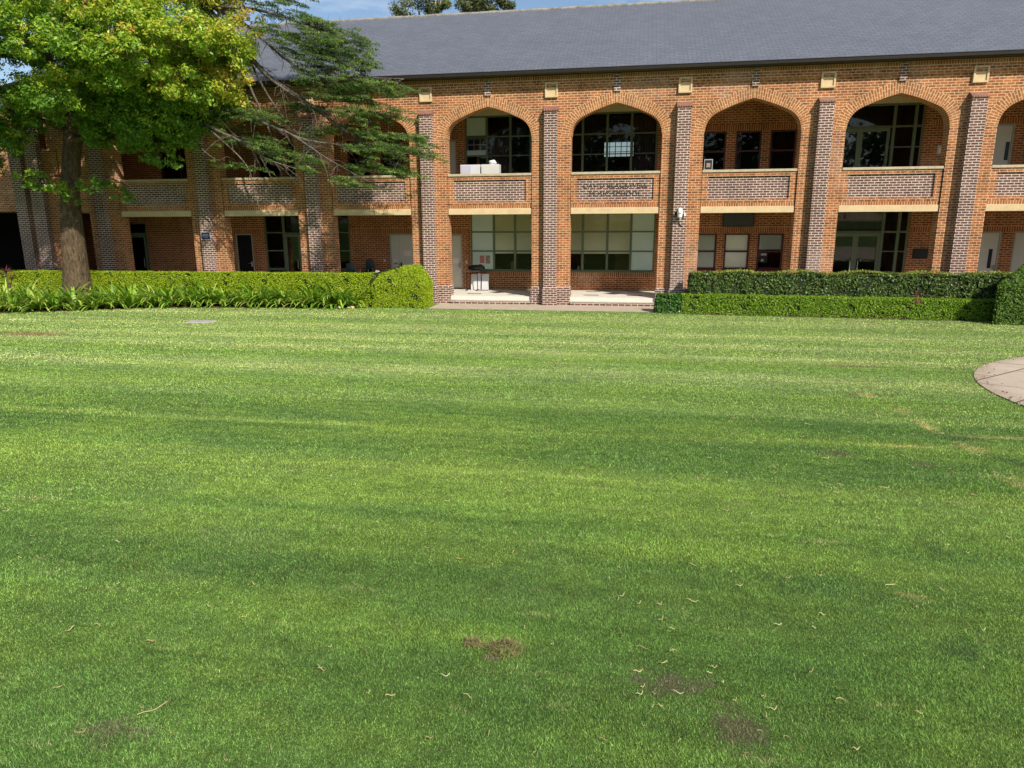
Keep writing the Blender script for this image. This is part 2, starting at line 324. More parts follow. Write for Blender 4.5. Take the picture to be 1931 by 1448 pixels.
# ---- grass blades: denser and finer near the lens side of the lawn, coarser tufts far off
def make_grass():
    C=np.array(cC); r=np.array(cr); u=np.array(cu); wv=np.array(cw)
    V=[];T=[]
    bands=[(1.6,4.2,42000,.0019,.0095),(4.2,6.5,21000,.0028,.0105),(6.5,10,8500,.0046,.0115),(10,16,3400,.008,.013),(16,24,1300,.014,.017),(24,37,700,.022,.018)]
    for d0,d1,dens,wd,ht in bands:
        # sample polar around camera ground point
        area=(d1*d1-d0*d0)*math.radians(104)/2; n=int(area*dens)
        d=np.sqrt(rng.uniform(d0*d0,d1*d1,n)); a=rng.uniform(-R(52),R(52),n)-R(9.99)
        x=C[0]+np.sin(a)*d; y=C[1]+np.cos(a)*d; z=gz(y)
        P=np.stack([x,y,z],1)-C; dz=P@wv; ix=P@r/dz; iy=P@u/dz
        ok=(dz>.3)&(np.abs(ix)<.726*1.12)&(iy>-.545*1.15)&(y<np.minimum(-1.66,9))
        be=bed_edge(x); ok&=~((x<-4.4)&(y>be)); ok&=~((x>3.9)&(y>-1.72-.07*(x-3.9))); ok&=~in_paving(x,y)
        # thin out on the worn patches
        for (ex,ey,rx,ry,s_,_) in EARTH_AND_SHADOW[:7]:
            q=((x-ex)/rx)**2+((y-ey)/ry)**2; ok&=~((q<.8)&(rng.random(n)<.45))
        x,y,z=x[ok],y[ok],z[ok]; n=len(x)
        h=ht*rng.uniform(.55,1.25,n)*(1+.35*np.sin(x*2.1+np.sin(y*3.3))*np.sin(y*2.7)); th=rng.uniform(0,2*np.pi,n); ln=rng.uniform(.2,1.5,n)*h; la=rng.uniform(0,2*np.pi,n)
        ww=wd*rng.uniform(.6,1.3,n)/2
        bx,by=np.cos(th)*ww,np.sin(th)*ww
        v=np.stack([np.stack([x-bx,y-by,z-.003],1),np.stack([x+bx,y+by,z-.003],1),np.stack([x+np.cos(la)*ln,y+np.sin(la)*ln,z+h],1)],1)
        V.append(v.reshape(-1,3)); T.append(np.repeat(rng.random(n),3))
    V=np.concatenate(V); T=np.concatenate(T); F=np.arange(len(V)).reshape(-1,3)
    o=np_mesh('grass',V,F,m_blade,attrs={'tint':T}); tag(o,'short mown grass blades covering the lawn','grass',kind='stuff'); print('blades',len(F))
make_grass()

# ---- concrete strip by the steps, soil beds, curved paving
mb=MB(); mb.quad((-4.4,-1.62,.006),(4.2,-1.62,.006),(4.2,.5,.006),(-4.4,.5,.006)); 
tag(mb.build('footpath',m_conc),'pale concrete path between the lawn and the building steps','path',kind='structure')
def soil_mat():
    m=N('mulch_soil',.95,.1); n=m.noise(9,6,.75); c=m.ramp(n,[(.35,(.045,.028,.018)),(.55,(.12,.07,.04)),(.72,(.34,.24,.15))]); m.col(c); m.bump(n,.9,.03); return m.mat
m_soil=soil_mat()
mb=MB(); xs_=[-26,-20.5,-19.7,-18,-15,-12,-8.8,-7.6,-6.4,-4.6]
for a,b in zip(xs_[:-1],xs_[1:]): mb.quad((a,float(bed_edge(a)),.012),(b,float(bed_edge(b)),.012),(b,.1,.012),(a,.1,.012))
tag(mb.build('soil',m_soil),'brown mulch of the garden bed under the strap leaf plants','garden bed',kind='structure')
mb=MB(); mb.quad((3.95,-1.9,.010),(26,-3.4,.010),(26,.1,.010),(3.95,.1,.010))
tag(mb.build('soil',m_soil),'dark soil under the right hand hedges','garden bed',kind='structure')
def pave_mat():
    m=N('pink_beige_paving',.9,.2); p=m.sep(m.pos()); X,Y=p[0],p[1]
    dx=m.math('SUBTRACT',X,CX); dy=m.math('SUBTRACT',Y,CY)
    rot=R(48); u=m.math('ADD',m.math('MULTIPLY',X,math.cos(rot)),m.math('MULTIPLY',Y,math.sin(rot))); v=m.math('SUBTRACT',m.math('MULTIPLY',Y,math.cos(rot)),m.math('MULTIPLY',X,math.sin(rot)))
    b=m.n('TexBrick'); b.offset=.5; m.l(m.comb(u,v,0),b.inputs['Vector'])
    for k,x in (('Scale',1),('Mortar Size',.022),('Mortar Smooth',.2),('Bias',0),('Brick Width',2.2),('Row Height',1.15)): b.inputs[k].default_value=x
    b.inputs['Color1'].default_value=(.50,.40,.30,1); b.inputs['Color2'].default_value=(.56,.46,.35,1); b.inputs['Mortar'].default_value=(.14,.11,.09,1)
    k=m.ramp(m.noise(1.2,6,.7),[(.3,.82),(.7,1.12)]); c=m.mix(1,b.outputs['Color'],k,'MULTIPLY')
    k2=m.ramp(m.noise(60,3,.7),[(.3,.85),(.7,1.1)]); c=m.mix(1,c,k2,'MULTIPLY')
    d=m.math('SQRT',m.math('ADD',m.math('MULTIPLY',dx,dx),m.math('MULTIPLY',dy,dy)))
    e=m.smooth(m.math('ADD',d,m.math('MULTIPLY',m.noise(3,5,.7),.5)),CR-.15,CR+.25); c=m.mix(m.math('MULTIPLY',e,.2),c,(.16,.09,.05))
    m.col(c); return m.mat
m_pave=pave_mat()
V=[(CX,CY,g1(CY)+.012)];F=[];nr,na=14,96
V=[];
for i in range(nr+1):
    for j in range(na):
        a=2*math.pi*j/na; rr=CR*max(i,.001)/nr; V.append((CX+rr*math.cos(a),CY+rr*math.sin(a),g1(CY+rr*math.sin(a))+.012))
for i in range(nr):
    for j in range(na): F.append((i*na+j,i*na+(j+1)%na,(i+1)*na+(j+1)%na,(i+1)*na+j))
o=np_mesh('pavement',np.array(V),np.array(F),m_pave); tag(o,'curved pink beige paving cutting into the lawn at right','paving',kind='structure')
# loose leaf litter along the paving rim, yellow leaves on the left lawn, straw clippings
def scatter_leaves(name,pts,size,mat,label,cat):
    n=len(pts); th=rng.uniform(0,6.28,n); s=size*rng.uniform(.6,1.4,n); tl=rng.uniform(-.5,.5,(n,2))
    a=np.stack([np.cos(th)*s,np.sin(th)*s,tl[:,0]*s],1); b=np.stack([-np.sin(th)*s*.5,np.cos(th)*s*.5,tl[:,1]*s],1)
    P=np.asarray(pts); V=np.stack([P-a,P-b,P+a,P+b],1).reshape(-1,3)
    o=np_mesh(name,V,np.arange(len(V)).reshape(-1,4),mat,attrs={'tint':np.repeat(rng.random(n),4)}); return tag(o,label,cat,kind='stuff')
def leaf_mat(name,stops,rough=.5,trans=.3,attr='tint',spec=.3):
    m=N(name,rough,spec); c=m.ramp(m.attr(attr),stops); m.col(c)
    tr=m.n('BsdfTranslucent'); m.l(c,tr.inputs[0]); mxn=m.n('MixShader'); mxn.inputs[0].default_value=trans
    m.l(m.b.outputs[0],mxn.inputs[1]); m.l(tr.outputs[0],mxn.inputs[2]); m.l(mxn.outputs[0],m.t.nodes['Material Output'].inputs[0]); return m.mat
m_yleaf=leaf_mat('fallen_leaf',[(0,(.55,.42,.06)),(.6,(.45,.38,.10)),(1,(.35,.18,.06))])
n=420; yy=-2.6-11*rng.random(n)**1.6; xx=-20+rng.random(n)*17-(yy*.0); pts=np.stack([xx,yy,gz(yy)+.022],1); pts=pts[(pts[:,1]<bed_edge(pts[:,0])-.1)]
scatter_leaves('fallen_leaves',pts,.035,m_yleaf,'yellow fallen leaves dotted over the left of the lawn','leaves')
n=260; a=rng.uniform(R(120),R(200),n); rr=CR+rng.normal(-.06,.14,n); pts=np.stack([CX+rr*np.cos(a),CY+rr*np.sin(a),gz(CY+rr*np.sin(a))+.03],1)
m_brleaf=leaf_mat('brown_litter',[(0,(.12,.06,.03)),(.6,(.22,.12,.06)),(1,(.36,.26,.14))])
scatter_leaves('leaf_litter',pts,.017,m_brleaf,'brown leaf litter along the rim of the curved paving','leaf litter')
# straw runners
m_straw=leaf_mat('dry_runner',[(0,(.60,.50,.22)),(.5,(.66,.60,.30)),(.8,(.45,.30,.14)),(1,(.40,.42,.12))])
def straw():
    mbv=[];mf=[];tt=[]
    spots=[]
    for _ in range(950):
        k=rng.random()
        if k<.6: d=rng.uniform(1.9,7); a=rng.uniform(-R(42),R(36))-R(8)
        else: d=rng.uniform(6,17); a=R(rng.uniform(5,30))-R(0)
        x=cC.x+math.sin(a)*d; y=cC.y+math.cos(a)*d
        if k<.6 and x<2.4 and rng.random()<.55: continue
        if in_paving(x,y) or y>-2: continue
        spots.append((x,y,rng.uniform(.012,.05)*(1+1.3*(rng.random()<.12)),1))
    for (ex,ey,rx,ry) in [(3.45,-24.15,.3,.2),(3.74,-24.42,.22,.25),(3.95,-24.7,.2,.2),(7.6,-12.3,.6,.2),(6.9,-15.7,.4,.3),(7.6,-18.3,1.4,.5),(6.4,-17.2,.9,.8),(7.4,-19.3,.8,.5),(5.9,-21,1.,.8)]:
        for _ in range(17): spots.append((ex+rng.normal()*rx,ey+rng.normal()*ry,rng.uniform(.015,.05),1))
    for x,y,L,_ in spots:
        if in_paving(x,y): continue
        d=math.hypot(x-cC.x,y-cC.y); wdt=max(.0009,.00038*d)*rng.uniform(.6,1.2); th=rng.uniform(0,6.28); cv=rng.normal()*26
        n0=len(mbv); k=5; px,py=x,y; t=rng.random()
        for i in range(k+1):
            zz=g1(py)+.014+.006*math.sin(i*1.3+th); nxn,nyn=-math.sin(th)*wdt,math.cos(th)*wdt
            mbv+= [(px-nxn,py-nyn,zz),(px+nxn,py+nyn,zz+.003)]; tt+=[t,t]
            px+=math.cos(th)*L/k*1.2; py+=math.sin(th)*L/k*1.2; th+=cv*L/k
        for i in range(k): mf.append((n0+2*i,n0+2*i+1,n0+2*i+3,n0+2*i+2))
    o=np_mesh('grass_clippings',np.array(mbv),np.array(mf),m_straw,attrs={'tint':np.array(tt)}); tag(o,'straw coloured runners and clippings lying on the lawn','clippings',kind='stuff')
straw()
m_clod=leaf_mat('dug_turf',[(0,(.16,.10,.055)),(.45,(.36,.26,.13)),(.75,(.44,.36,.17)),(1,(.16,.24,.05))])
def clod(x,y,r,label):
    n=int(420*r/.08); z0=g1(y)+.006; V=[];T=[]
    for i in range(n):
        a=rng.uniform(0,6.28); q=r*math.sqrt(rng.random()); px=x+q*math.cos(a)*1.15; py=y+q*math.sin(a)*.8; pz=z0+.62*r*(1-(q/r)**2)*rng.uniform(.3,1.2)
        th=rng.uniform(0,6.28); L=rng.uniform(.015,.048); wd=.0018; e=rng.uniform(-.3,.7)
        dx,dy=math.cos(th)*L,math.sin(th)*L
        V+=[(px-dy/L*wd,py+dx/L*wd,pz),(px+dy/L*wd,py-dx/L*wd,pz),(px+dx,py+dy,pz+e*L)]; t=rng.random(); t=t if py>y-.3*r else .5+.5*t; T+=[t]*3
    mbc=MB(); 
    o=np_mesh('turf_clod',np.array(V),np.arange(len(V)).reshape(-1,3),m_clod,attrs={'tint':np.array(T)}); tag(o,label,'turf clod'); return o
clod(2.70,-24.0,.085,'larger tuft of dug up brown turf lying on the near lawn')
clod(2.53,-23.97,.042,'smaller brown turf tuft just left of the larger one')
# utility cover
mb=MB(); mb.box(-.42,.42,-.28,.28,-.02,.03); mb.box(-.36,.36,-.22,.22,.03,.036,1)
o=mb.build('utility_cover',[m_stepm,plain('grey_cover_metal',(.42,.42,.44),.6,.15,6)],bevel=.005); o.location=(-10.7,-6.3,.02); o.rotation_euler=(0,0,.1); tag(o,'flat grey utility cover set in the lawn at left','utility cover')

# ------------------------------------------------------------------ building
W=4.7574; HW=1.63; SPR=6.235; PY0=0.; WY=.25; WB=.75; BY=3.1
bld=empty('brick_building',(0,0,0)); tag(bld,'two storey orange brick school building with pointed arches and a long slate roof','building')
KMIN,KMAX=1,10
def arch_pts(off,n=14):
    """right half of arch curve from spring (x=HW+off) to apex, offset outward"""
    r1=.75+off; a1=R(64); c1=(HW-.75,0); Rb=6.0; c2=(c1[0]-(Rb-.75)*math.cos(a1),-(Rb-.75)*math.sin(a1)); R2=Rb+off
    pts=[]
    for i in range(n+1):
        a=a1*i/n; pts.append((c1[0]+r1*math.cos(a),SPR+r1*math.sin(a)))
    ae=math.acos(-c2[0]/R2)
    for i in range(1,n+1):
        a=a1+(ae-a1)*i/n; pts.append((c2[0]+R2*math.cos(a),SPR+c2[1]+R2*math.sin(a)))
    return pts
inner=arch_pts(0); outer=arch_pts(.39); APEX=inner[-1][1]; APO=outer[-1][1]
lens_in=[0]
for a,b in zip(inner[:-1],inner[1:]): lens_in.append(lens_in[-1]+math.hypot(b[0]-a[0],b[1]-a[1]))
lens_mid=[0]
mid=[((a[0]+b[0])/2,(a[1]+b[1])/2) for a,b in zip(inner,outer)]
for a,b in zip(mid[:-1],mid[1:]): lens_mid.append(lens_mid[-1]+math.hypot(b[0]-a[0],b[1]-a[1]))

wall=MB()
for k in range(KMIN,KMAX+1):
    x=(k-5)*W; 
    if k==KMIN: wall.box(x-.73,x+.73,WY,WB,.69,SPR)
    else: wall.box(x-.73,x+.73,WY,WB,.69,SPR)
    wall.box(x-.765,x+.765,WY-.035,WB+.03,-.1,.655,1)
    # chamfered plinth top
    for s in (0,):
        a,b=x-.765,x+.765; n=len(wall.v)
        wall.v+=[(a,WY-.035,.655),(b,WY-.035,.655),(b,WB+.03,.655),(a,WB+.03,.655),(x-.732,WY-.002,.70),(x+.732,WY-.002,.70),(x+.732,WB+.002,.70),(x-.732,WB+.002,.70)]
        for f in ((0,1,5,4),(1,2,6,5),(2,3,7,6),(3,0,4,7)): wall.f.append(tuple(n+i for i in f)); wall.m.append(1)
TOPZ=7.92
for k in range(KMIN,KMAX):
    cx=(k-5)*W+W/2
    for yy in (WY,WB):
        for s in (1,-1):
            o_=outer
            for a,b in zip(o_[:-1],o_[1:]): wall.quad((cx+s*a[0],yy,a[1]),(cx+s*b[0],yy,b[1]),(cx+s*b[0],yy,TOPZ),(cx+s*a[0],yy,TOPZ))
            wall.quad((cx+s*outer[0][0],yy,SPR),(cx+s*W/2,yy,SPR),(cx+s*W/2,yy,TOPZ),(cx+s*outer[0][0],yy,TOPZ))
x0,x1=(KMIN-5)*W,(KMAX-5)*W
XL=-23.15
wall.box(x0-2.36,x0,WY,WB,SPR,TOPZ)                        # over the narrow corner bay
wall.box(-22.9,-21.0,WY,WB,-.1,SPR)                         # corner pier
wall.box(x0-1.95,x0-.73,WY+.05,WB,3.66,SPR)
wall.box(XL,x0,WY-.06,WB,TOPZ,8.18); wall.box(x0,x1,WY-.06,WB,TOPZ,8.18)
wall.box(XL,x1,WY-.06,WB,8.18,8.32,2)
wall.box(XL,XL+.5,WB,12.9,-.1,8.32)                         # left return wall
wall.box(x1+.2,x1+.7,WB,12.9,-.1,8.32)
wall.box(XL,1.35,12.4,12.9,-.1,8.32); wall.box(3.15,x1,12.4,12.9,-.1,8.32); wall.box(1.35,3.15,12.4,12.9,-.1,6.45); wall.box(1.35,3.15,12.4,12.9,7.25,8.32)
wall.box(-40,XL,3.2,3.5,3.75,8.32); wall.box(-40,XL,7.6,7.9,-.1,8.32); wall.box(-40,XL,3.2,7.9,8.32,8.36); wall.box(-40,XL,3.5,7.6,3.75,3.95)   # shaded wing to the left
wall.box(-40,XL,7.3,7.55,-.1,3.75,3); wall.box(-25.6,-25.3,3.2,7.3,-.1,3.75,3)  # near-black walls: the deep porch's shade is painted into their colour
wall.build('wall',[m_brick,m_brickD,m_eaves,plain('painted_porch_shade',(.008,.008,.008),1,.1,3,0)],bld)
# dark brick accents over each apex
for k in range(KMIN,KMAX):
    cx=(k-5)*W+W/2; mb=MB(); mb.box(cx-.12,cx+.12,WY-.07,WY+.02,APO-.02,8.30); mb.build('dark_brick_strip',m_brickD,bld)
# arch rings
for k in range(KMIN,KMAX):
    cx=(k-5)*W+W/2; mb=MB()
    for s in (1,-1):
        for i in range(len(inner)-1):
            a,b,c,d=inner[i],inner[i+1],outer[i+1],outer[i]; u0,u1=lens_mid[i],lens_mid[i+1]
            for yy in (WY-.004,WB+.004):
                mb.quad((cx+s*a[0],yy,a[1]),(cx+s*b[0],yy,b[1]),(cx+s*c[0],yy,c[1]),(cx+s*d[0],yy,d[1]),0,[(u0,.02),(u1,.02),(u1,.41),(u0,.41)])
            mb.quad((cx+s*a[0],WY-.004,a[1]),(cx+s*b[0],WY-.004,b[1]),(cx+s*b[0],WB+.004,b[1]),(cx+s*a[0],WB+.004,a[1]),0,[(u0,0),(u1,0),(u1,.5),(u0,.5)])
    mb.build('arch_ring',m_arch,bld)
# pilasters
def pilaster(x,wd=.24):
    mb=MB(); mb.box(x-wd,x+wd,PY0,WY,.69,7.09)
    mb.box(x-wd-.035,x+wd+.035,PY0-.035,WY-.036,-.1,.655)
    n=len(mb.v); mb.v+=[(x-wd-.035,PY0-.035,.655),(x+wd+.035,PY0-.035,.655),(x+wd+.035,WY-.036,.655),(x-wd-.035,WY-.036,.655),(x-wd-.002,PY0-.002,.70),(x+wd+.002,PY0-.002,.70),(x+wd+.002,WY,.70),(x-wd-.002,WY,.70)]
    for f in ((0,1,5,4),(1,2,6,5),(3,0,4,7)): mb.f.append(tuple(n+i for i in f)); mb.m.append(0)
    p=mb.build('pilaster',m_brickD,bld)
    c=MB(); a,b=x-wd-.025,x+wd+.025; n=0
    c.v=[(a,PY0-.04,7.09),(b,PY0-.04,7.09),(b,WY-.005,7.09),(a,WY-.005,7.09),(a,PY0-.04,7.13),(b,PY0-.04,7.13),(b,WY-.005,7.30),(a,WY-.005,7.30)]
    c.f=[(0,3,2,1),(4,5,6,7),(0,1,5,4),(1,2,6,5),(2,3,7,6),(3,0,4,7)]; c.m=[0]*6
    c.build('pilaster_cap',m_capb,p)
    return p
for k in range(KMIN,KMAX+1): pilaster((k-5)*W)
pilaster(-22.82,.27); pilaster(-21.98,.3)
# stone squares
for k in range(KMIN,KMAX+1):
    x=(k-5)*W; mb=MB(); y=WY-.085; z0_,z1_=7.58,8.10
    mb.box(x-.235,x+.235,y,WY+.01,z0_,z0_+.06); mb.box(x-.235,x+.235,y,WY+.01,z1_-.06,z1_); mb.box(x-.235,x-.175,y,WY+.01,z0_+.06,z1_-.06); mb.box(x+.175,x+.235,y,WY+.01,z0_+.06,z1_-.06)
    mb.box(x-.175,x+.175,y+.036,WY+.01,z0_+.06,z1_-.06)
    mb.build('stone_square',m_stone,bld)
# parapets
for k in range(KMIN,KMAX):
    c=(k-5)*W+W/2; a,b=c-HW,c+HW; pa,pb=c-1.41,c+1.41; F0=.31
    mb=MB(); mb.box(a,b,F0,.6,3.79,3.93); mb.box(a,b,F0,.6,4.72,4.86); mb.box(a,pa,F0,.6,3.93,4.72); mb.box(pb,b,F0,.6,3.93,4.72); mb.box(a,b,F0,.6,3.66,3.79,1)
    p=mb.build('parapet',[m_brick,m_lsold],bld)
    mb=MB(); mb.box(pa,pb,F0+.06,.59,3.93,4.72); mb.build('panel',m_brickD,p)
    mb=MB(); mb.box(a+.002,b-.002,F0-.045,.64,4.86,4.95); mb.build('coping',m_coping,p,bevel=.012)
    mb=MB(); mb.box(a+.002,b-.002,F0-.02,.62,3.44,3.66); mb.build('lintel',m_stone,p,bevel=.006)
# floors, ceilings, steps
mb=MB(); mb.box(XL+.5,x1,WB+.03,BY,3.62,3.66); mb.box(XL+.5,x1,.62,BY,3.663,3.95); 
mb.build('ceiling',m_rend,bld); mb=MB(); mb.box(XL+.5,x1,WB,BY+.2,7.86,7.96); mb.build('ceiling',m_rend,bld)
mb=MB()
mb.box(XL,x1,.30,12.4,-.1,.30)
def tile(mb,pts): mb.poly([(px,py,.304) for px,py in pts],1)
for k in range(KMIN,KMAX):
    c=(k-5)*W+W/2; cy=1.85
    tile(mb,[(c-.42,cy),(c,cy-.36),(c+.42,cy),(c,cy+.36)])
    for dx in (-.85,.85):
        for dy in (-.72,.72): tile(mb,[(c+dx-.3,cy+dy-.1),(c+dx+.3,cy+dy-.1),(c+dx+.3,cy+dy+.1),(c+dx-.3,cy+dy+.1)])
mb.build('arcade_floor',[plain('pale_floor_tile',(.72,.67,.58),.6,.08,3),m_tiled],bld)
for k in range(KMIN,KMAX):
    c=(k-5)*W+W/2; mb=MB(); mb.box(c-HW+.04,c+HW-.04,.12,.30,-.05,.12,1); mb.box(c-HW+.04,c+HW-.04,.10,.30,.122,.15); mb.build('step',[m_stepm,m_brickD],bld)
# eaves and gutter
mb=MB(); mb.box(XL-.3,x1+.5,-.10,.26,8.33,8.36); mb.box(XL-.3,x1+.5,-.12,-.09,8.30,8.46); mb.box(XL-.28,XL+.1,-.1,12.9,8.33,8.36); mb.build('eaves',m_gutter,bld)
mb=MB()
pr=[(-.125,8.44),(-.125,8.33),(-.16,8.30),(-.22,8.30),(-.26,8.34),(-.27,8.43),(-.285,8.445),(-.285,8.455),(-.255,8.455),(-.245,8.36),(-.21,8.33),(-.17,8.33),(-.14,8.36),(-.14,8.44)]
for (ya,za),(yb,zb) in zip(pr,pr[1:]+pr[:1]): mb.quad((XL-.35,ya,za),(x1+.5,ya,za),(x1+.5,yb,zb),(XL-.35,yb,zb))
mb.build('gutter',m_gutter,bld)
# roof with hip at the left
ey,ez,ry_,rz_=-.22,8.455,6.6,12.25; hx=-17.2; exl=XL-.45; exr=x1+.6; by_=13.42
mb=MB()
mb.poly([(exl,ey,ez),(exr,ey,ez),(exr,ry_,rz_),(hx,ry_,rz_)]); mb.poly([(exr,by_,ez),(exl,by_,ez),(hx,ry_,rz_),(exr,ry_,rz_)]); mb.poly([(exl,by_,ez),(exl,ey,ez),(hx,ry_,rz_)])
mb.poly([(exl,ey,ez-.05),(exr,ey,ez-.05),(exr,by_,ez-.05),(exl,by_,ez-.05)]); mb.poly([(exr,ey,ez-.05),(exr,ey,ez),(exr,ry_,rz_),(exr,by_,ez),(exr,by_,ez-.05)])
mb.quad((exl,ey,ez-.05),(exr,ey,ez-.05),(exr,ey,ez),(exl,ey,ez)); mb.quad((exl,ey,ez-.05),(exl,by_,ez-.05),(exl,by_,ez),(exl,ey,ez))
rf=mb.build('roof',m_slate,bld)
mb=MB(); x=hx
while x<exr-.4:
    z_=rz_+random.uniform(-.006,.01); mb.tube([(x,ry_,z_-.06),(x+.39,ry_,z_-.06)],.12,8); x+=.4
mb.tube([(exl,ey,ez),(hx,ry_,rz_)],.09,6)
mb.build('ridge_tiles',m_ridge,rf)

# ---- rear wall with openings
holes=[ # x0,x1,z0,z1
 (-20.4,-19.3,.33,3.2),
 (-14.8,-13.98,.33,2.68),(-13.35,-11.6,.33,3.58),
 (-10.4,-9.30,1.10,3.58),(-7.46,-6.02,.33,2.66),
 (-4.95,-4.19,.33,2.64),(-3.8,3.98,1.10,3.58),
 (5.48,6.44,1.22,2.66),(6.74,7.72,1.22,2.66),(8.04,9.03,1.22,2.66),
 (10.35,13.62,.33,3.58),
 (15.95,16.90,.33,2.70),(17.35,18.3,.33,2.70),(20,22.5,1.1,3.0),
 (-4.95,-4.36,3.95,6.50),(-3.97,-.55,4.55,7.42),(.35,3.92,4.55,7.42),
 (5.6,6.58,4.6,6.57),(6.95,7.91,4.6,6.57),(8.24,9.2,4.6,6.57),
 (10.35,13.72,3.95,7.42),(15.9,16.82,3.95,6.58),(18,22,4.6,6.6),
 (-9.2,-8.2,4.6,6.57),(-7.7,-6.7,4.6,6.57),(-6.3,-5.5,4.6,6.57),
 (-13.4,-12.4,4.6,6.57),(-12.0,-11.0,4.6,6.57),(-18.2,-16.2,4.6,6.6)]
def grid_wall(mb,x0,x1,z0,z1,y,hs,mi=0):
    X=sorted({x0,x1,*[h[0] for h in hs],*[h[1] for h in hs]}); Z=sorted({z0,z1,*[h[2] for h in hs],*[h[3] for h in hs]})
    for a,b in zip(X[:-1],X[1:]):
        for c,d in zip(Z[:-1],Z[1:]):
            mx_,mz=(a+b)/2,(c+d)/2
            if any(h[0]<mx_<h[1] and h[2]<mz<h[3] for h in hs): continue
            mb.quad((a,y,c),(b,y,c),(b,y,d),(a,y,d),mi)
    for h in hs:
        a,b,c,d=h
        for q in (((a,y,c),(a,y+.22,c),(a,y+.22,d),(a,y,d)),((b,y,c),(b,y+.22,c),(b,y+.22,d),(b,y,d)),((a,y,d),(b,y,d),(b,y+.22,d),(a,y+.22,d)),((a,y,c),(b,y,c),(b,y+.22,c),(a,y+.22,c))): mb.quad(*q,mi)
mb=MB(); grid_wall(mb,XL+.5,x1,.33,7.86,BY,holes)
# soldier courses (2 mm proud)
for (a,b) in ((-15.4,-13.45),(-9.25,-5.4),(-5.3,-3.9),(4.1,10.3),(13.7,22)): mb.quad((a,BY-.003,2.662 if a<0 else 2.70),(b,BY-.003,2.662 if a<0 else 2.70),(b,BY-.003,2.90),(a,BY-.003,2.90),1)
for (a,b) in ((4.2,10.2),(-9.6,-5.3),(-5.2,-4.0),(14,17.5)): mb.quad((a,BY-.003,6.59),(b,BY-.003,6.59),(b,BY-.003,6.80),(a,BY-.003,6.80),3)
for (a,b) in ((-3.9,4.1),(-10.4,-9.25)): mb.quad((a,BY-.003,.86),(b,BY-.003,.86),(b,BY-.003,1.08),(a,BY-.003,1.08),2)
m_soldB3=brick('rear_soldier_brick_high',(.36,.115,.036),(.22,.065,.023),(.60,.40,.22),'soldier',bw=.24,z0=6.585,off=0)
mb.build('rear_wall',[m_brickB,m_soldB1,m_soldB2,m_soldB3],bld)
fb=MB()
for i in range(7): fb.box(1.35+i*.3-.02,1.35+i*.3+.02,12.42,12.46,6.45,7.25)
for z_ in (6.47,6.72,6.98,7.23): fb.box(1.35,3.15,12.415,12.455,z_-.015,z_+.015)
fw_=fb.build('barred_window',m_gutter,bld); g=MB(); g.quad((1.35,12.47,6.45),(3.15,12.47,6.45),(3.15,12.47,7.25),(1.35,12.47,7.25)); g.build('pane',m_tint,fw_)
# render bulkheads above upper glazing
for a,b in ((-3.97,-.55),(.35,3.92),(10.35,13.72)):
    mb=MB(); mb.box(a-.02,b+.02,BY-.03,BY-.004,7.42,7.86); mb.build('bulkhead',m_rend,bld)
# interior rooms; a barred window in the far wall shows through the middle upper room
FARIN=[(1.0,3.4,5.6,7.2),(4.6,5.9,5.6,7.2)]; FARW=(1.35,3.15,6.45,7.25)
mb=MB()
IY=7.5
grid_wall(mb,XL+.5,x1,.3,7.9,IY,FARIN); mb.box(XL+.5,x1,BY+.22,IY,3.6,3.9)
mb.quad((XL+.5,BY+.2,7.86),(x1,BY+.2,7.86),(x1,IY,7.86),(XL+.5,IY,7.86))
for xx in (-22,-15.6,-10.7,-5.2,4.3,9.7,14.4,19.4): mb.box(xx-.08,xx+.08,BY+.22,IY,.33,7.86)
mb.build('interior_wall',m_int,bld)

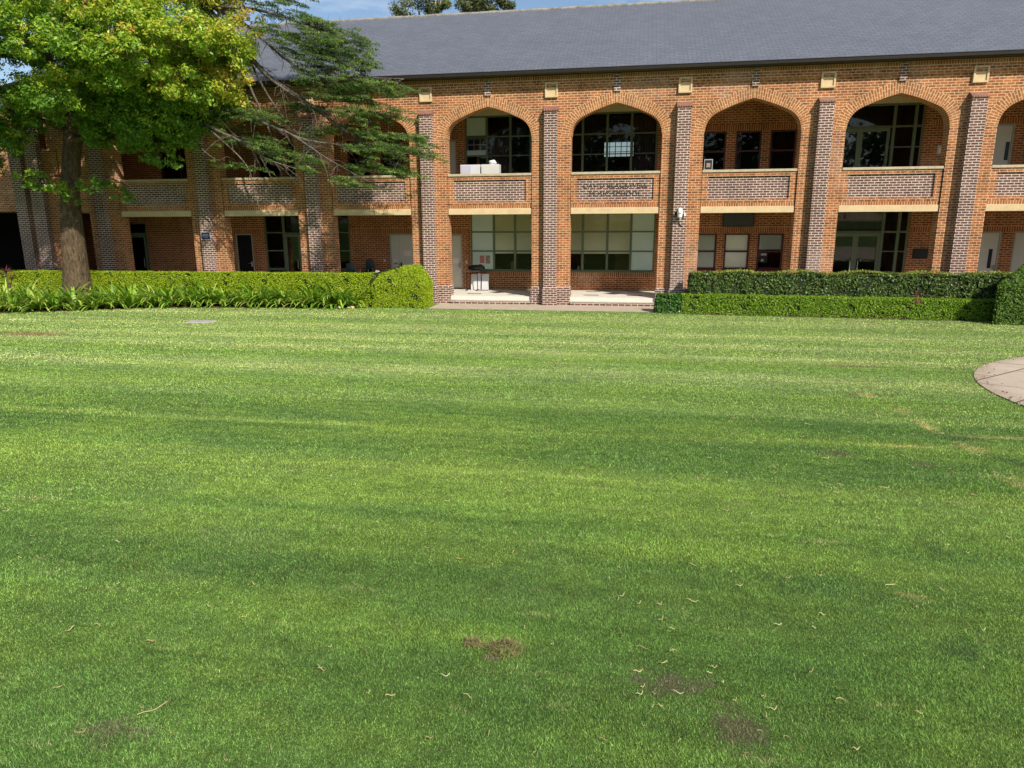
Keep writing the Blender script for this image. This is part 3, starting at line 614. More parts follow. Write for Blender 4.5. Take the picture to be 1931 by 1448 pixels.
def window(x0,x1,z0,z1,xs,zs,mat,fw=.055,bars=(),y=BY,contents=(),label=None,skip=()):
    """frame with mullions xs and transoms zs"""
    f=MB(); ya,yb=y+.02,y+.10
    f.box(x0,x1,ya,yb,z0,z0+fw); f.box(x0,x1,ya,yb,z1-fw,z1); f.box(x0,x0+fw,ya,yb,z0+fw,z1-fw); f.box(x1-fw,x1,ya,yb,z0+fw,z1-fw)
    for x in xs: f.box(x-fw*.75,x+fw*.75,ya-.012,yb-.01,z0+fw,z1-fw)
    for z in zs: f.box(x0+fw,x1-fw,ya+.006,yb-.015,z-fw/2,z+fw/2)
    for (xa,xb,z) in bars: f.box(xa,xb,ya+.01,yb-.02,z-.02,z+.02)
    o=f.build('window',mat,bld,bevel=.004)
    g=MB(); g.quad((x0+.01,y+.065,z0+.01),(x1-.01,y+.065,z0+.01),(x1-.01,y+.065,z1-.01),(x0+.01,y+.065,z1-.01)); g.build('pane',m_glass,o)
    f2=MB(); f2.box(x0-.02,x1+.02,y-.04,y+.06,z0-.045,z0); 
    if z0>.5: f2.build('sill',mat,o)
    for kind,a,b,c,d in contents:
        q=MB()
        if kind=='panel': q.box(a,b,y+.045,y+.062,c,d); q.build('infill_panel',m_teal,o)
        elif kind=='blind': q.box(a,b,y+.074,y+.078,c,d); q.box(a,b,y+.072,y+.09,c-.03,c); q.build('blind',m_blind,o)
        elif kind=='wblind': q.box(a,b,y+.074,y+.080,c,d); q.build('blind',m_blindw,o)
        elif kind=='navygrid':
            q.box(a,b,y+.20,y+.21,c,d); n=(d-c)/2
            for i in range(4): q.box(a+(b-a)*i/3-.012,a+(b-a)*i/3+.012,y+.19,y+.199,c,d,1)
            for i in range(3): q.box(a,b,y+.187,y+.19,c+n*i-.012,c+n*i+.012,1)
            q.build('inner_grid',[m_navyp,m_white],o)
        elif kind=='curtain':
            n=int((b-a)/.05)
            for i in range(n): q.quad((a+i*.05,y+.25+.03*(i%2),c),(a+i*.05+.05,y+.25+.03*((i+1)%2),c),(a+i*.05+.05,y+.25+.03*((i+1)%2),d),(a+i*.05,y+.25+.03*(i%2),d))
            q.build('curtain',m_curt,o)
    return o
# long ground floor window behind pier 5
lx=[-2.79,-1.87,-.95,.03,1.01,2.03,3.0]
cons=[]
for r0,r1 in ((1.15,1.90),(1.96,2.70),(2.76,3.53)):
    cons.append(('panel',-3.75,-2.83,r0,r1)); cons.append(('panel',3.04,3.93,r0,r1))
for a,b in zip(lx[:-1],lx[1:]):
    cons.append(('blind',a+.04,b-.04,1.86,2.70)); cons.append(('blind',a+.04,b-.04,2.76,3.53))
win_long=window(-3.8,3.98,1.10,3.58,lx,[1.93,2.73],m_green,.06,contents=cons)
window(-10.4,-9.30,1.10,3.58,[-9.85],[1.93,2.73],m_green,.055)
window(-13.35,-12.45,1.10,3.58,[],[1.93,2.73],m_green,.055)
for a,b,lowb in ((5.48,6.44,1),(6.74,7.72,1),(8.04,9.03,0)):
    window(a,b,1.22,2.66,[],[1.94],m_maroon,.07,contents=[('wblind',a+.06,b-.06,1.98 if lowb else 2.02,2.6)]+([('wblind',a+.06,b-.06,1.28,1.92)] if lowb else []))
# upper windows
window(-3.97,-.55,4.55,7.42,[-3.04,-2.05,-1.2],[6.60],m_green,.06,bars=[(-3.9,-3.1,5.84),(-3.0,-.6,5.84)],contents=[('panel',-3.9,-3.1,6.66,7.36),('curtain',-3.0,-2.1,4.6,6.55),('navygrid',-3.9,-3.1,6.08,6.54),('panel',-3.9,-3.1,5.88,6.07)])
window(.35,3.92,4.55,7.42,[.94,1.93,2.90],[6.60],m_green,.06,bars=[(.4,3.9,5.82)],contents=[('curtain',2.98,3.85,4.6,7.3)])
for a,b in ((5.6,6.58),(6.95,7.91),(8.24,9.2),(-9.2,-8.2),(-7.7,-6.7),(-6.3,-5.5),(-13.4,-12.4),(-12,-11)): window(a,b,4.6,6.57,[],[5.82],m_maroon,.06,contents=[('curtain',a+.06,a+.3,4.65,6.5)] if a in (6.95,) else [])
window(-18.2,-16.2,4.6,6.6,[-17.2],[5.8],m_maroon,.06)
window(20,22.5,1.1,3.0,[21.2],[2.0],m_maroon,.06); window(18,22,4.6,6.6,[19,20,21],[5.8],m_green,.06)
# glazed entrance screens
def glazed(x0,x1,z0,z1,doors,extra_x,row,head,low=None):
    o=window(x0,x1,z0+.01,z1,extra_x,[head],m_green,.07,bars=[(max(d[1] for d in doors),x1,row)])
    for a,b,hs in doors:
        f=MB(); y=BY-.0; zz=z0+.02; hd=head-.04
        f.box(a,a+.10,y,y+.05,zz,hd); f.box(b-.10,b,y,y+.05,zz,hd); f.box(a+.10,b-.10,y,y+.05,zz,zz+.28); f.box(a+.10,b-.10,y,y+.05,hd-.13,hd)
        d=f.build('door',m_green,bld,bevel=.004)
        g=MB(); g.quad((a+.1,y+.025,zz+.28),(b-.1,y+.025,zz+.28),(b-.1,y+.025,hd-.13),(a+.1,y+.025,hd-.13)); g.build('pane',m_glass,d)
        hx_=b-.14 if hs>0 else a+.14
        h=MB(); h.tube([(hx_,y,zz+1.25),(hx_,y-.07,zz+1.22),(hx_,y-.07,zz+.78),(hx_,y,zz+.75)],.016,6); h.build('handle',m_steel,d,smooth=True)
    return o
glazed(10.35,13.62,.33,3.58,[(10.45,11.72,1),(11.72,12.62,-1)],[12.68,13.25],1.95,2.70)
glazed(10.35,13.72,3.95,7.42,[(10.45,11.5,1),(11.5,12.55,1)],[12.68,13.42],5.85,6.60)
glazed(-12.45,-11.6,.33,3.58,[(-12.40,-11.66,1)],[],1.95,2.70)
glazed(-20.4,-19.3,.33,3.2,[(-20.3,-19.4,1)],[],1.95,2.70)
def door(a,b,z0,z1,split=None,vision=None,mat=None,hs=1,papers=()):
    mat=mat or m_door; f=MB(); y=BY
    f.box(a,a+.05,y-.01,y+.1,z0,z1); f.box(b-.05,b,y-.01,y+.1,z0,z1); f.box(a+.05,b-.05,y-.01,y+.1,z1-.05,z1)
    d=MB(); xs=[a+.055]+([split] if split else [])+[b-.055]
    for p,q in zip(xs[:-1],xs[1:]): d.box(p+.003,q-.003,y+.02,y+.06,z0+.01,z1-.055)
    o=d.build('door',mat,bld,bevel=.003); f.build('door_frame',m_doorf,o)
    hxx=(b-.12) if hs>0 else (a+.12)
    if split: hxx=split+.06
    h=MB(); h.box(hxx-.03,hxx+.03,y-.005,y+.02,z0+.88,z0+1.10); h.tube([(hxx,y-.04,z0+1.02),(hxx+.12*(-hs),y-.04,z0+1.02)],.012,6); h.box(hxx-.012,hxx+.012,y-.04,y,z0+1.0,z0+1.03); h.build('handle',m_black if split else m_steel,o)
    if vision:
        v=MB(); v.box(*vision[:2],y+.012,y+.022,*vision[2:]); v.build('vision_panel',m_black,o)
    for i,(pa,pb,pc,pd,mm) in enumerate(papers):
        v=MB(); v.box(pa,pb,y+.014,y+.019,pc,pd); v.build('notice',mm,o)
    return o
m_paper=plain('pale_paper',(.75,.66,.56),.8,.05,4)
m_redp=plain('red_print',(.5,.12,.08),.7,.3,30)
door(-7.46,-6.02,.33,2.66,split=-7.02,papers=[(-6.82,-6.48,1.70,1.95,m_paper),(-7.32,-7.12,1.28,1.55,m_paper),(-7.28,-7.15,1.35,1.42,m_redp)])
door(-4.95,-4.19,.33,2.64,papers=[(-4.62,-4.34,1.40,1.62,m_paper),(-4.9,-4.3,1.26,1.275,m_white)])
door(15.95,16.90,.33,2.70,vision=(16.55,16.68,1.32,2.05)); door(17.35,18.3,.33,2.70,vision=(17.95,18.08,1.32,2.05))
door(-4.95,-4.36,3.95,6.50); door(15.9,16.82,3.95,6.58,vision=(16.60,16.73,5.3,5.95))
door(-14.8,-13.98,.33,2.68,mat=plain('black_door',(.012,.012,.012),.8,.1,3,.1))

# lettering on the parapet panel of the middle bay
def text_mesh(name,body,size,x,z,y,parent,mat,depth=.006,space=1.0,align='CENTER'):
    cu_=bpy.data.curves.new(name,'FONT'); cu_.body=body; cu_.size=size;  cu_.extrude=depth; cu_.align_x=align; cu_.space_character=space; cu_.space_word=1.1
    t=bpy.data.objects.new(name,cu_); col.objects.link(t); dg=bpy.context.evaluated_depsgraph_get()
    me=bpy.data.meshes.new_from_object(t.evaluated_get(dg)); bpy.data.objects.remove(t)
    me.transform(Matrix.Rotation(R(90),4,'X')); me.materials.clear(); me.materials.append(mat); me.name=name
    o=link(name,me,parent); o.location=(x,y,z); return o
c5=W/2
text_mesh('lettering','DAVID BLACKWELL',.25,c5+.0,4.37,.364,bld,m_letter,space=1.08)
text_mesh('lettering','MUSIC SCHOOL',.25,c5-.0,4.07,.364,bld,m_letter,space=1.08)

# ---- fittings on the walls
def fitting(name,label,cat,mb,mats,**k): 
    o=mb.build(name,mats,bevel=k.get('bevel',.004)); tag(o,label,cat,k.get('group')); return o
# wall lamp on pilaster 6
px=W
t=empty('floodlight',(px,0,3.45)); tag(t,'white wall floodlight with hanging cable on the dark pilaster right of the steps','wall light')
m_lampw=plain('white_lamp_shell',(.85,.85,.80),.4,.03,3,.5)
mb=MB(); mb.tube([(0,-.01,.12),(0,-.16,.10),(0,-.20,-.02)],[.07,.085,.07],10); mb.box(-.06,.06,-.05,0,.02,.16); mb.tube([(0,-.13,.04),(0,-.15,-.16)],[.105,.075],12); mb.build('lamp_head',m_lampw,t,smooth=False)
mb=MB(); mb.box(-.18,-.10,-.07,0,-.10,.0); mb.build('bracket',m_black,t); mb=MB(); mb.tube([(.17,-.06,-.12),(.17,-.06,0)],.035,8); mb.box(.14,.2,-.05,0,-.09,-.03); mb.build('sensor',m_lampw,t)
mb=MB(); mb.tube([(-.05,-.03,-.14),(-.04,-.03,-.28),(0,-.02,-.40),(.08,-.02,-.47),(.13,-.015,-.48)],.014,6); mb.build('cable',m_black,t)
# blue sign on pilaster 2
t=empty('wall_sign',(-14.27,-.012,2.52)); tag(t,'small navy sign in a pale frame on the dark pilaster at left','sign')
m_navy=plain('navy_sign',(.012,.014,.05),.4,.1,4); mb=MB(); mb.box(-.19,.19,-.008,.010,0,.27); mb.build('sign_board',m_navy,t)
mb=MB(); mb.box(-.21,.21,-.016,.011,-.02,0); mb.box(-.21,.21,-.016,.011,.27,.29); mb.box(-.21,-.19,-.016,.011,0,.27); mb.box(.19,.21,-.016,.011,0,.27); mb.build('frame',plain('grey_sign_frame',(.35,.35,.35),.4,.05,4),t)
mb=MB(); 
for z_,w_ in ((.19,.12),(.145,.14),(.10,.13),(.06,.09)): mb.box(-w_,w_,-.0105,-.008,z_,z_+.012)
mb.build('lettering_lines',plain('faint_white_print',(.25,.27,.3),.6,.1,5),t)
mb=MB(); mb.box(6.62,7.82,BY-.10,BY-.006,2.92,3.55); mb.box(6.66,7.78,BY-.108,BY-.10,2.96,3.51,1); fitting('notice_board','black rectangular board mounted above the three blinded windows','board',mb,[m_black,plain('dark_screen',(.02,.022,.022),.15,.1,3,.5)])
mb=MB(); mb.box(13.85,14.45,BY-.03,BY-.004,1.68,2.06); 
for i in range(5): mb.box(13.93,14.37,BY-.033,BY-.03,1.74+i*.055,1.755+i*.055,1)
fitting('plaque','dark bronze plaque on the shaded brick wall right of the ground floor glass doors','plaque',mb,[plain('bronze_plaque',(.03,.03,.026),.4,.2,8,.5,metal=.5),m_letter])
mb=MB(); mb.box(14.27,14.52,BY-.02,BY-.004,5.56,5.88); mb.box(14.31,14.48,BY-.023,BY-.02,5.61,5.80,1); fitting('notice','pale grey notice on the balcony wall inside the fourth whole arch','notice',mb,[plain('grey_notice',(.55,.53,.5),.6,.05,4),m_paper])
for nm,x_,z_,lb in (('light_switch',-7.72,1.45,'white switch on the brick wall left of the double door'),('light_switch',-4.0,1.4,'white switch on the brick wall right of the single grey door')):
    mb=MB(); mb.box(x_-.035,x_+.035,BY-.02,BY-.002,z_,z_+.13); mb.box(x_-.012,x_+.012,BY-.028,BY-.02,z_+.04,z_+.09); fitting(nm,lb,'switch',mb,m_white)
# two small pictures on the teal panel
m_pic1=plain('red_picture',(.45,.18,.15),.6,.6,22); m_pic2=plain('brown_picture',(.30,.20,.16),.6,.7,25)
mb=MB(); mb.box(-3.42,-3.22,BY+.036,BY+.044,1.42,1.74); fitting('picture','red and pink picture taped to the lower teal panel, left of the pair','picture',mb,m_pic1,bevel=0)
mb=MB(); mb.box(-3.16,-2.97,BY+.036,BY+.044,1.40,1.74); fitting('picture','brown portrait picture taped to the lower teal panel, right of the pair','picture',mb,m_pic2,bevel=0)
# poster in maroon window
mb=MB(); mb.box(8.16,8.46,BY+.045,BY+.055,1.50,1.92); mb.box(8.20,8.42,BY+.040,BY+.045,1.78,1.86,1); mb.box(8.22,8.32,BY+.040,BY+.045,1.54,1.64,1); fitting('poster','dark poster in the lower pane of the maroon window with half blind','poster',mb,[m_black,plain('grey_print',(.4,.38,.4),.6,.5,20)],bevel=0)
# ceiling fluorescent boxes under the arcade
for x_,lb in ((11.95,'small square light on the arcade ceiling before the glass doors'),(-12.2,'small square light on the arcade ceiling over the shaded left doors')):
    mb=MB(); mb.box(x_-.18,x_+.18,2.0,2.36,3.50,3.62); mb.box(x_-.15,x_+.15,2.03,2.33,3.485,3.50,1); fitting('ceiling_lamp',lb,'ceiling light',mb,[m_doorf,m_lampw])
# bottle on the long window sill
mb=MB(); mb.tube([(0,0,0),(0,0,.16),(0,0,.19),(0,0,.23)],[.045,.045,.02,.02],10); o=mb.build('bottle',m_white); o.location=(.83,BY+.28,1.10); tag(o,'small white bottle standing inside the long window near pier','bottle')
mb=MB(); mb.box(2.3,2.95,5.0,5.05,.33,2.2); fitting('timber_panel','orange timber panel standing inside behind the long window','panel',mb,m_intw)
mb=MB(); mb.box(-2.15,-1.95,BY+.5,BY+.65,1.15,1.45); fitting('orange_box','small orange box on the sill inside the left of the long window','box',mb,m_intw)

# ---- table, bag, boards, chairs, balcony things
t=empty('folding_table',(-3.55,2.45,.304)); tag(t,'narrow dark table standing on the arcade floor before the grey door','table')
mb=MB(); mb.box(-.47,.30,-.2,.2,.80,.84); mb.build('table_top',plain('dark_table_top',(.06,.045,.04),.5,.2,6),t,bevel=.004)
for x_ in (-.30,.16):
    mb=MB(); mb.tube([(x_,0,.80),(x_,0,.02)],.018,6); mb.obox((x_,0,.02),.02,.2,.018,(0,0,0)); mb.build('leg',m_black,t)
mb=MB(); mb.box(-.3,.16,-.012,.012,.70,.73); mb.build('stretcher',m_black,t)
def blob(name,c,r,mat,seed=0,amp=.25):
    bm=bmesh.new(); bmesh.ops.create_icosphere(bm,subdivisions=3,radius=1); rs=random.Random(seed); ph=[rs.uniform(0,6) for _ in range(6)]
    for v in bm.verts:
        k=1+amp*.5*(math.sin(3*v.co.x+ph[0])*math.cos(2.6*v.co.y+ph[1])+.6*math.sin(5*v.co.z+ph[2]+2*v.co.x))
        v.co=Vector((v.co.x*r[0]*k,v.co.y*r[1]*k,max(v.co.z,-.75)*r[2]*k))
    me=bpy.data.meshes.new(name); bm.to_mesh(me); bm.free(); me.materials.append(mat); me.polygons.foreach_set('use_smooth',[True]*len(me.polygons)); o=link(name,me); o.location=c; return o
o=blob('bag',(-3.42,2.45,1.27),(.34,.16,.13),m_black,3); tag(o,'black soft bag slumped on the dark table','bag')
mb=MB(); mb.tube([(.08,-.02,.05),(.14,-.02,.13),(.24,-.02,.13),(.28,-.02,.04)],.014,6); h=mb.build('handle',m_black,o)
for i,(a,b,hh,lb) in enumerate(((-3.74,-3.32,.70,'white board leaning under the dark table, wider left one'),(-3.27,-2.96,.68,'narrow white board leaning beside the table, right one of the two'))):
    mb=MB(); mb.obox(((a+b)/2,2.78,.304+hh/2),(b-a)/2,.012,hh/2,(R(-10),0,0)); mb.obox(((a+b)/2,2.80,.304+hh/2),(b-a)/2-.02,.010,hh/2-.02,(R(-10),0,0),1); fitting('white_board',lb,'board',mb,[m_white,m_doorf])
def chair(label,loc,rz):
    t=empty('stacking_chair',loc,rz); tag(t,label,'chair','plastic chairs stacked behind the hedge')
    mb=MB(); prof=[(-.22,.46),(-.1,.435),(.1,.44),(.19,.47)]
    for (ya,za),(yb,zb) in zip(prof[:-1],prof[1:]):
        mb.quad((-.21,ya,za),(.21,ya,za),(.21,yb,zb),(-.21,yb,zb)); mb.quad((-.21,ya,za-.012),(.21,ya,za-.012),(.21,yb,zb-.012),(-.21,yb,zb-.012))
    mb.build('seat',m_dkgreen,t,smooth=True)
    mb=MB(); 
    for i in range(6):
        a0,a1=-.9+i*.3,-.9+(i+1)*.3
        p=lambda a,z,o_:(math.sin(a)*.25,.25-.08*math.cos(a)+.02+o_,z)
        mb.quad(p(a0,.56,0),p(a1,.56,0),p(a1,.84-.03*abs(a1),.05),p(a0,.84-.03*abs(a0),.05)); mb.quad(p(a0,.56,.012),p(a1,.56,.012),p(a1,.84-.03*abs(a1),.062),p(a0,.84-.03*abs(a0),.062))
    mb.box(-.16,-.12,.17,.2,.45,.60); mb.box(.12,.16,.17,.2,.45,.60)
    mb.build('backrest',m_dkgreen,t)
    for sx in (-1,1):
        for y0,y1 in ((-.18,-.25),(.17,.24)):
            mb=MB(); mb.tube([(sx*.19,y0,.45),(sx*.24,y1,0)],.012,6); mb.build('leg',m_steel,t)
    return t
ch0=chair('dark teal chair at the bottom of the left chair stack',(-9.0,2.3,.304),R(20))
stk=[('left','lower middle of the left chair stack',-9.0,.10),('l','upper middle of the left chair stack',-9.0,.20),('l','top of the left chair stack',-9.0,.30)]
for _,lb,x_,dz in stk:
    c=copy_tree(ch0); c.location=(x_,2.3-.02*dz*10,.304+dz); c['label']='dark teal chair, '+lb
for i,lb in enumerate(('bottom of the taller right chair stack','second from bottom of the taller right chair stack','middle of the taller right chair stack','fourth in the taller right chair stack','topmost of the taller right chair stack')):
    c=copy_tree(ch0); c.location=(-8.22,2.25-.02*i,.304+.115*i); c.rotation_euler=(0,0,R(-12)); c['label']='dark teal chair, '+lb
o=blob('plastic_bag',(-7.75,2.2,.95),(.16,.12,.2),m_white,5); tag(o,'white plastic bag on the floor items right of the stacked chairs','bag')
mb=MB(); mb.box(-8.1,-7.3,2.0,2.6,.304,.78); fitting('low_crate','dark low crate beside the stacked chairs','crate',mb,m_black,bevel=.01)
# white boards on the balcony
for a,b,lb,mm in ((-3.66,-2.88,'white panel box behind the first balcony parapet, left of the pair',0),(-2.83,-2.12,'white panel box behind the first balcony parapet, right of the pair',1)):
    mb=MB(); mb.box(a,b,.95,1.35,4.3,5.34); mb.box(a+.03,(b if mm else a+.42),.94,.949,4.33,5.31,1); fitting('white_box',lb,'box',mb,[m_white,plain('bluish_panel' if not mm else 'warm_panel',(.48,.48,.58) if not mm else (.60,.59,.55),.5,.05,3)],bevel=.012)
    mb=MB(); mb.box(a+.1,b-.1,1.0,1.3,3.95,4.3); fitting('stand','low stand carrying a white box on the balcony, %s one'%('left' if not mm else 'right'),'stand',mb,m_black)
o=blob('crumpled_paper',(-2.42,1.15,5.42),(.14,.1,.10),m_white,9,.5); tag(o,'crumpled white paper lying on the right white box','paper')
mb=MB(); mb.box(5.56,5.86,.42,.44,4.952,5.33); mb.box(5.585,5.835,.412,.42,4.98,5.30,1); mb.box(5.64,5.78,.409,.412,5.05,5.2,2); fitting('framed_poster','small framed poster standing on the parapet coping of the third whole arch','poster',mb,[plain('grey_frame',(.4,.4,.42),.4,.05,3),m_black,m_pic2],bevel=0)
mb=MB(); mb.box(2.0,2.2,BY+.3,BY+.5,4.95,5.18); fitting('white_carton','small white carton inside the upper window of the middle arch','carton',mb,m_white)
mb=MB(); mb.box(2.25,2.55,BY+.3,BY+.55,4.95,5.03); fitting('red_book','flat red book inside the upper window beside the carton','book',mb,plain('red_cover',(.3,.01,.02),.5,.1,5))

# ------------------------------------------------------------------ planting
def leaf_quads(P,Nrm,size,ratio=.5,jit=.8,T=None,droop=0):
    """rhombic leaves at P, roughly facing Nrm"""
    n=len(P); Nn=Nrm+rng.normal(0,jit,(n,3)); Nn/=np.linalg.norm(Nn,axis=1)[:,None]+1e-9
    a=np.cross(Nn,rng.normal(0,1,(n,3))+np.array([0,0,droop])); a/=np.linalg.norm(a,axis=1)[:,None]+1e-9; b=np.cross(Nn,a)
    s=(size*rng.uniform(.6,1.35,n))[:,None]
    V=np.stack([P-a*s,P-b*s*ratio,P+a*s,P+b*s*ratio],1).reshape(-1,3)
    return V,(np.repeat(T,4) if T is not None else np.repeat(rng.random(n),4))
def add_leaves(name,P,Nrm,size,mat,parent=None,**k):
    V,T=leaf_quads(P,Nrm,size,**k); return np_mesh(name,V,np.arange(len(V)).reshape(-1,4),mat,parent,attrs={'tint':T})
HOLES=3
def hedge(name,label,quads,leafsize,dens,mat,coremat,cat='hedge',gapz=None,puff=.014,top_boost=1,ratio=.55,brown=()):
    """quads: list of 4 corner points describing the clipped surface"""
    t=empty(name,tuple(np.mean([q[0] for q in quads],axis=0)*np.array([1,1,0]))); tag(t,label,cat); off=np.array(t.location)
    P=[];Nn=[]
    core=MB(); cen=np.mean([p for q in quads for p in q],axis=0)
    for q in quads:
        q=[np.array(p,float) for p in q]
        nrm=np.cross(q[1]-q[0],q[3]-q[0]); area=np.linalg.norm(nrm); nrm/=area+1e-9
        if nrm@(np.mean(q,axis=0)-cen)<0: nrm=-nrm
        core.quad(*[tuple(p-nrm*.045-off) for p in q])
        n=int(area*dens); u=rng.random(n)[:,None]; v=rng.random(n)[:,None]
        p=(q[0]*(1-u)+q[1]*u)*(1-v)+(q[3]*(1-u)+q[2]*u)*v
        bumpy=puff*(np.sin(p[:,0]*5.1+p[:,2]*3)+np.sin(p[:,0]*11.3+1.3*p[:,1]*7)*.6+np.sin(p[:,2]*9+p[:,0]*2.3)*.6)[:,None]*.5
        p=p+nrm*(bumpy+rng.normal(0,.014,(n,1))); P.append(p); Nn.append(np.repeat(nrm[None],n,0))
    P=np.concatenate(P);Nn=np.concatenate(Nn)
    # thin patches
    cell=np.sin(P[:,0]*3.7+1.1)*np.sin(P[:,2]*8.3+P[:,0]*1.7)*np.sin(P[:,0]*9.1+P[:,2]*5)
    keep=~((cell>.62)&(rng.random(len(P))<.8)); P,Nn=P[keep],Nn[keep]
    T=rng.random(len(P))*.88
    for (bx,bz,br) in brown:
        d=np.hypot(P[:,0]-bx,(P[:,2]-bz)*1.3); T=np.where((d<br*rng.uniform(.4,1.1,len(P))),.93+.07*rng.random(len(P)),T)
    core.build('branches',coremat,t)
    o=add_leaves('foliage',P-off,Nn+np.array([0,0,.15]),leafsize,mat,t,ratio=ratio,jit=.65,T=T)
    return t
def boxquads(x0,x1,y0,y1,z0,z1,ins=0.0,sl=0.0):
    """front y0; ins = inward taper at the top; sl = y shift per x"""
    f=lambda x,y: y+sl*(x-x0)
    A=[(x0,f(x0,y0),z0),(x1,f(x1,y0),z0),(x1,f(x1,y1),z0),(x0,f(x0,y1),z0)]
    B=[(x0+ins,f(x0,y0)+ins,z1),(x1-ins,f(x1,y0)+ins,z1),(x1-ins,f(x1,y1)-ins,z1),(x0+ins,f(x0,y1)-ins,z1)]
    return [[A[0],A[1],B[1],B[0]],[A[1],A[2],B[2],B[1]],[A[2],A[3],B[3],B[2]],[A[3],A[0],B[0],B[3]],[B[0],B[1],B[2],B[3]]]
m_core=plain('dark_twigs',(.022,.030,.012),.9,.3,8)
m_hl=leaf_mat('lime_hedge_leaf',[(0,(.16,.28,.012)),(.45,(.32,.46,.015)),(.86,(.55,.62,.03)),(.92,(.40,.45,.05)),(.93,(.28,.13,.04)),(1,(.36,.16,.06))])
m_hr=leaf_mat('green_hedge_leaf',[(0,(.10,.22,.015)),(.5,(.20,.36,.02)),(.86,(.38,.52,.035)),(.92,(.25,.36,.05)),(.93,(.30,.14,.05)),(1,(.40,.19,.09))])
m_hk=leaf_mat('dark_hedge_leaf',[(0,(.06,.11,.025)),(.5,(.11,.19,.04)),(.8,(.21,.29,.06)),(.92,(.16,.20,.06)),(.93,(.20,.08,.04)),(1,(.30,.12,.07))],rough=.35)
m_hb=leaf_mat('box_hedge_leaf',[(0,(.06,.13,.014)),(.5,(.11,.21,.022)),(.86,(.20,.32,.04)),(.92,(.18,.26,.04)),(.93,(.26,.12,.05)),(1,(.32,.16,.08))])
# left hedge with its taller chamfered end
q=boxquads(-25,-6.45,-1.45,-.75,0,1.24)
e0,e1,f0,f1=-6.6,-4.55,-1.55,-.32
q+= [[(e0,f0,0),(e1,f0,0),(e1,f0+.02,.85),(e0,f0+.02,.85)],[(e0,f0+.02,.85),(e1,f0+.02,.85),(e1-.42,f0+.30,1.33),(e0+.35,f0+.10,1.28)],[(e1,f0,0),(e1,f1,0),(e1,f1,.95),(e1,f0+.02,.85)],[(e1,f0+.02,.85),(e1,f1,.95),(e1-.42,f1,1.55),(e1-.42,f0+.30,1.33)],
     [(e0+.35,f0+.10,1.28),(e1-.42,f0+.30,1.33),(e1-.42,f1,1.55),(e0+1.0,f1,1.52)],[(e0,f0+.1,1.22),(e0+.35,f0+.10,1.28),(e0+1.0,f1,1.52),(e0,f1,1.24)],[(e0,f0+.02,.85),(e0+.35,f0+.10,1.28),(e0,f0+.1,1.22),(e0,f0+.1,.85)]]
hedge('clipped_hedge','long lime green clipped hedge left of the steps with a taller chamfered end',q,.026,2500,m_hl,m_core,brown=[])
hedge('clipped_hedge','low bright green clipped hedge edging the lawn right of the steps',boxquads(4.85,14.7,-1.80,-1.15,0,.63,.03,-.068),.026,2300,m_hr,m_core,brown=[(12.3,.58,.13)])
hedge('leafy_shrub','darker leafy clipped shrub at the left end of the low hedge',boxquads(3.98,4.9,-1.78,-1.1,0,.62,.05),.05,700,leaf_mat('glossy_leaf',[(0,(.03,.10,.02)),(.6,(.07,.19,.03)),(.9,(.16,.30,.05)),(1,(.25,.36,.08))],rough=.3),m_core,cat='shrub',ratio=.6)
hedge('clipped_hedge','taller dark leafy hedge against the building behind the low right hedge',boxquads(5.15,17.5,-.95,-.35,.22,1.33,.0),.042,700,m_hk,m_core,puff=.06,brown=[(12.8,.7,.2)])
# ragged sprigs on top of the tall hedge, part of it
xx=rng.uniform(5.2,17.4,2600); P=np.stack([xx,rng.uniform(-.95,-.35,2600),1.36+.06*rng.random(2600)+.05*np.sin(xx*3)],1)
tall=[o for o in col.objects if o.get('label','').startswith('taller dark leafy')][0]
add_leaves('new_growth',P-np.array(tall.location),np.tile([0,-.3,1.],(2600,1)),.035,leaf_mat('new_growth_leaf',[(0,(.16,.27,.04)),(.6,(.32,.42,.06)),(.85,(.42,.40,.10)),(1,(.36,.18,.08))]),tall,jit=1.2)
a0,a1,b0,b1=14.15,20.5,-3.25,.0
q=[[(a0,b0,0),(a1,b0-.3,0),(a1,b0-.25,1.20),(a0+.03,b0+.04,1.20)],[(a0,b0,0),(a0+1.6,b1,0),(a0+1.65,b1,1.2),(a0+.03,b0+.04,1.20)],[(a0+.03,b0+.04,1.2),(a1,b0-.25,1.2),(a1,b0+1.0,1.95),(a0+1.45,b0+1.3,1.95)],[(a0+.03,b0+.04,1.2),(a0+1.65,b1,1.2),(a0+2.5,b1-.6,1.95),(a0+1.45,b0+1.3,1.95)],[(a0+1.45,b0+1.3,1.95),(a1,b0+1.0,1.95),(a1,b1-.6,1.95),(a0+2.5,b1-.6,1.95)]]
hedge('clipped_hedge','big dark green hedge block with sloping top at the right edge',q,.030,1600,m_hb,m_core,brown=[(15.6,.75,.4)])

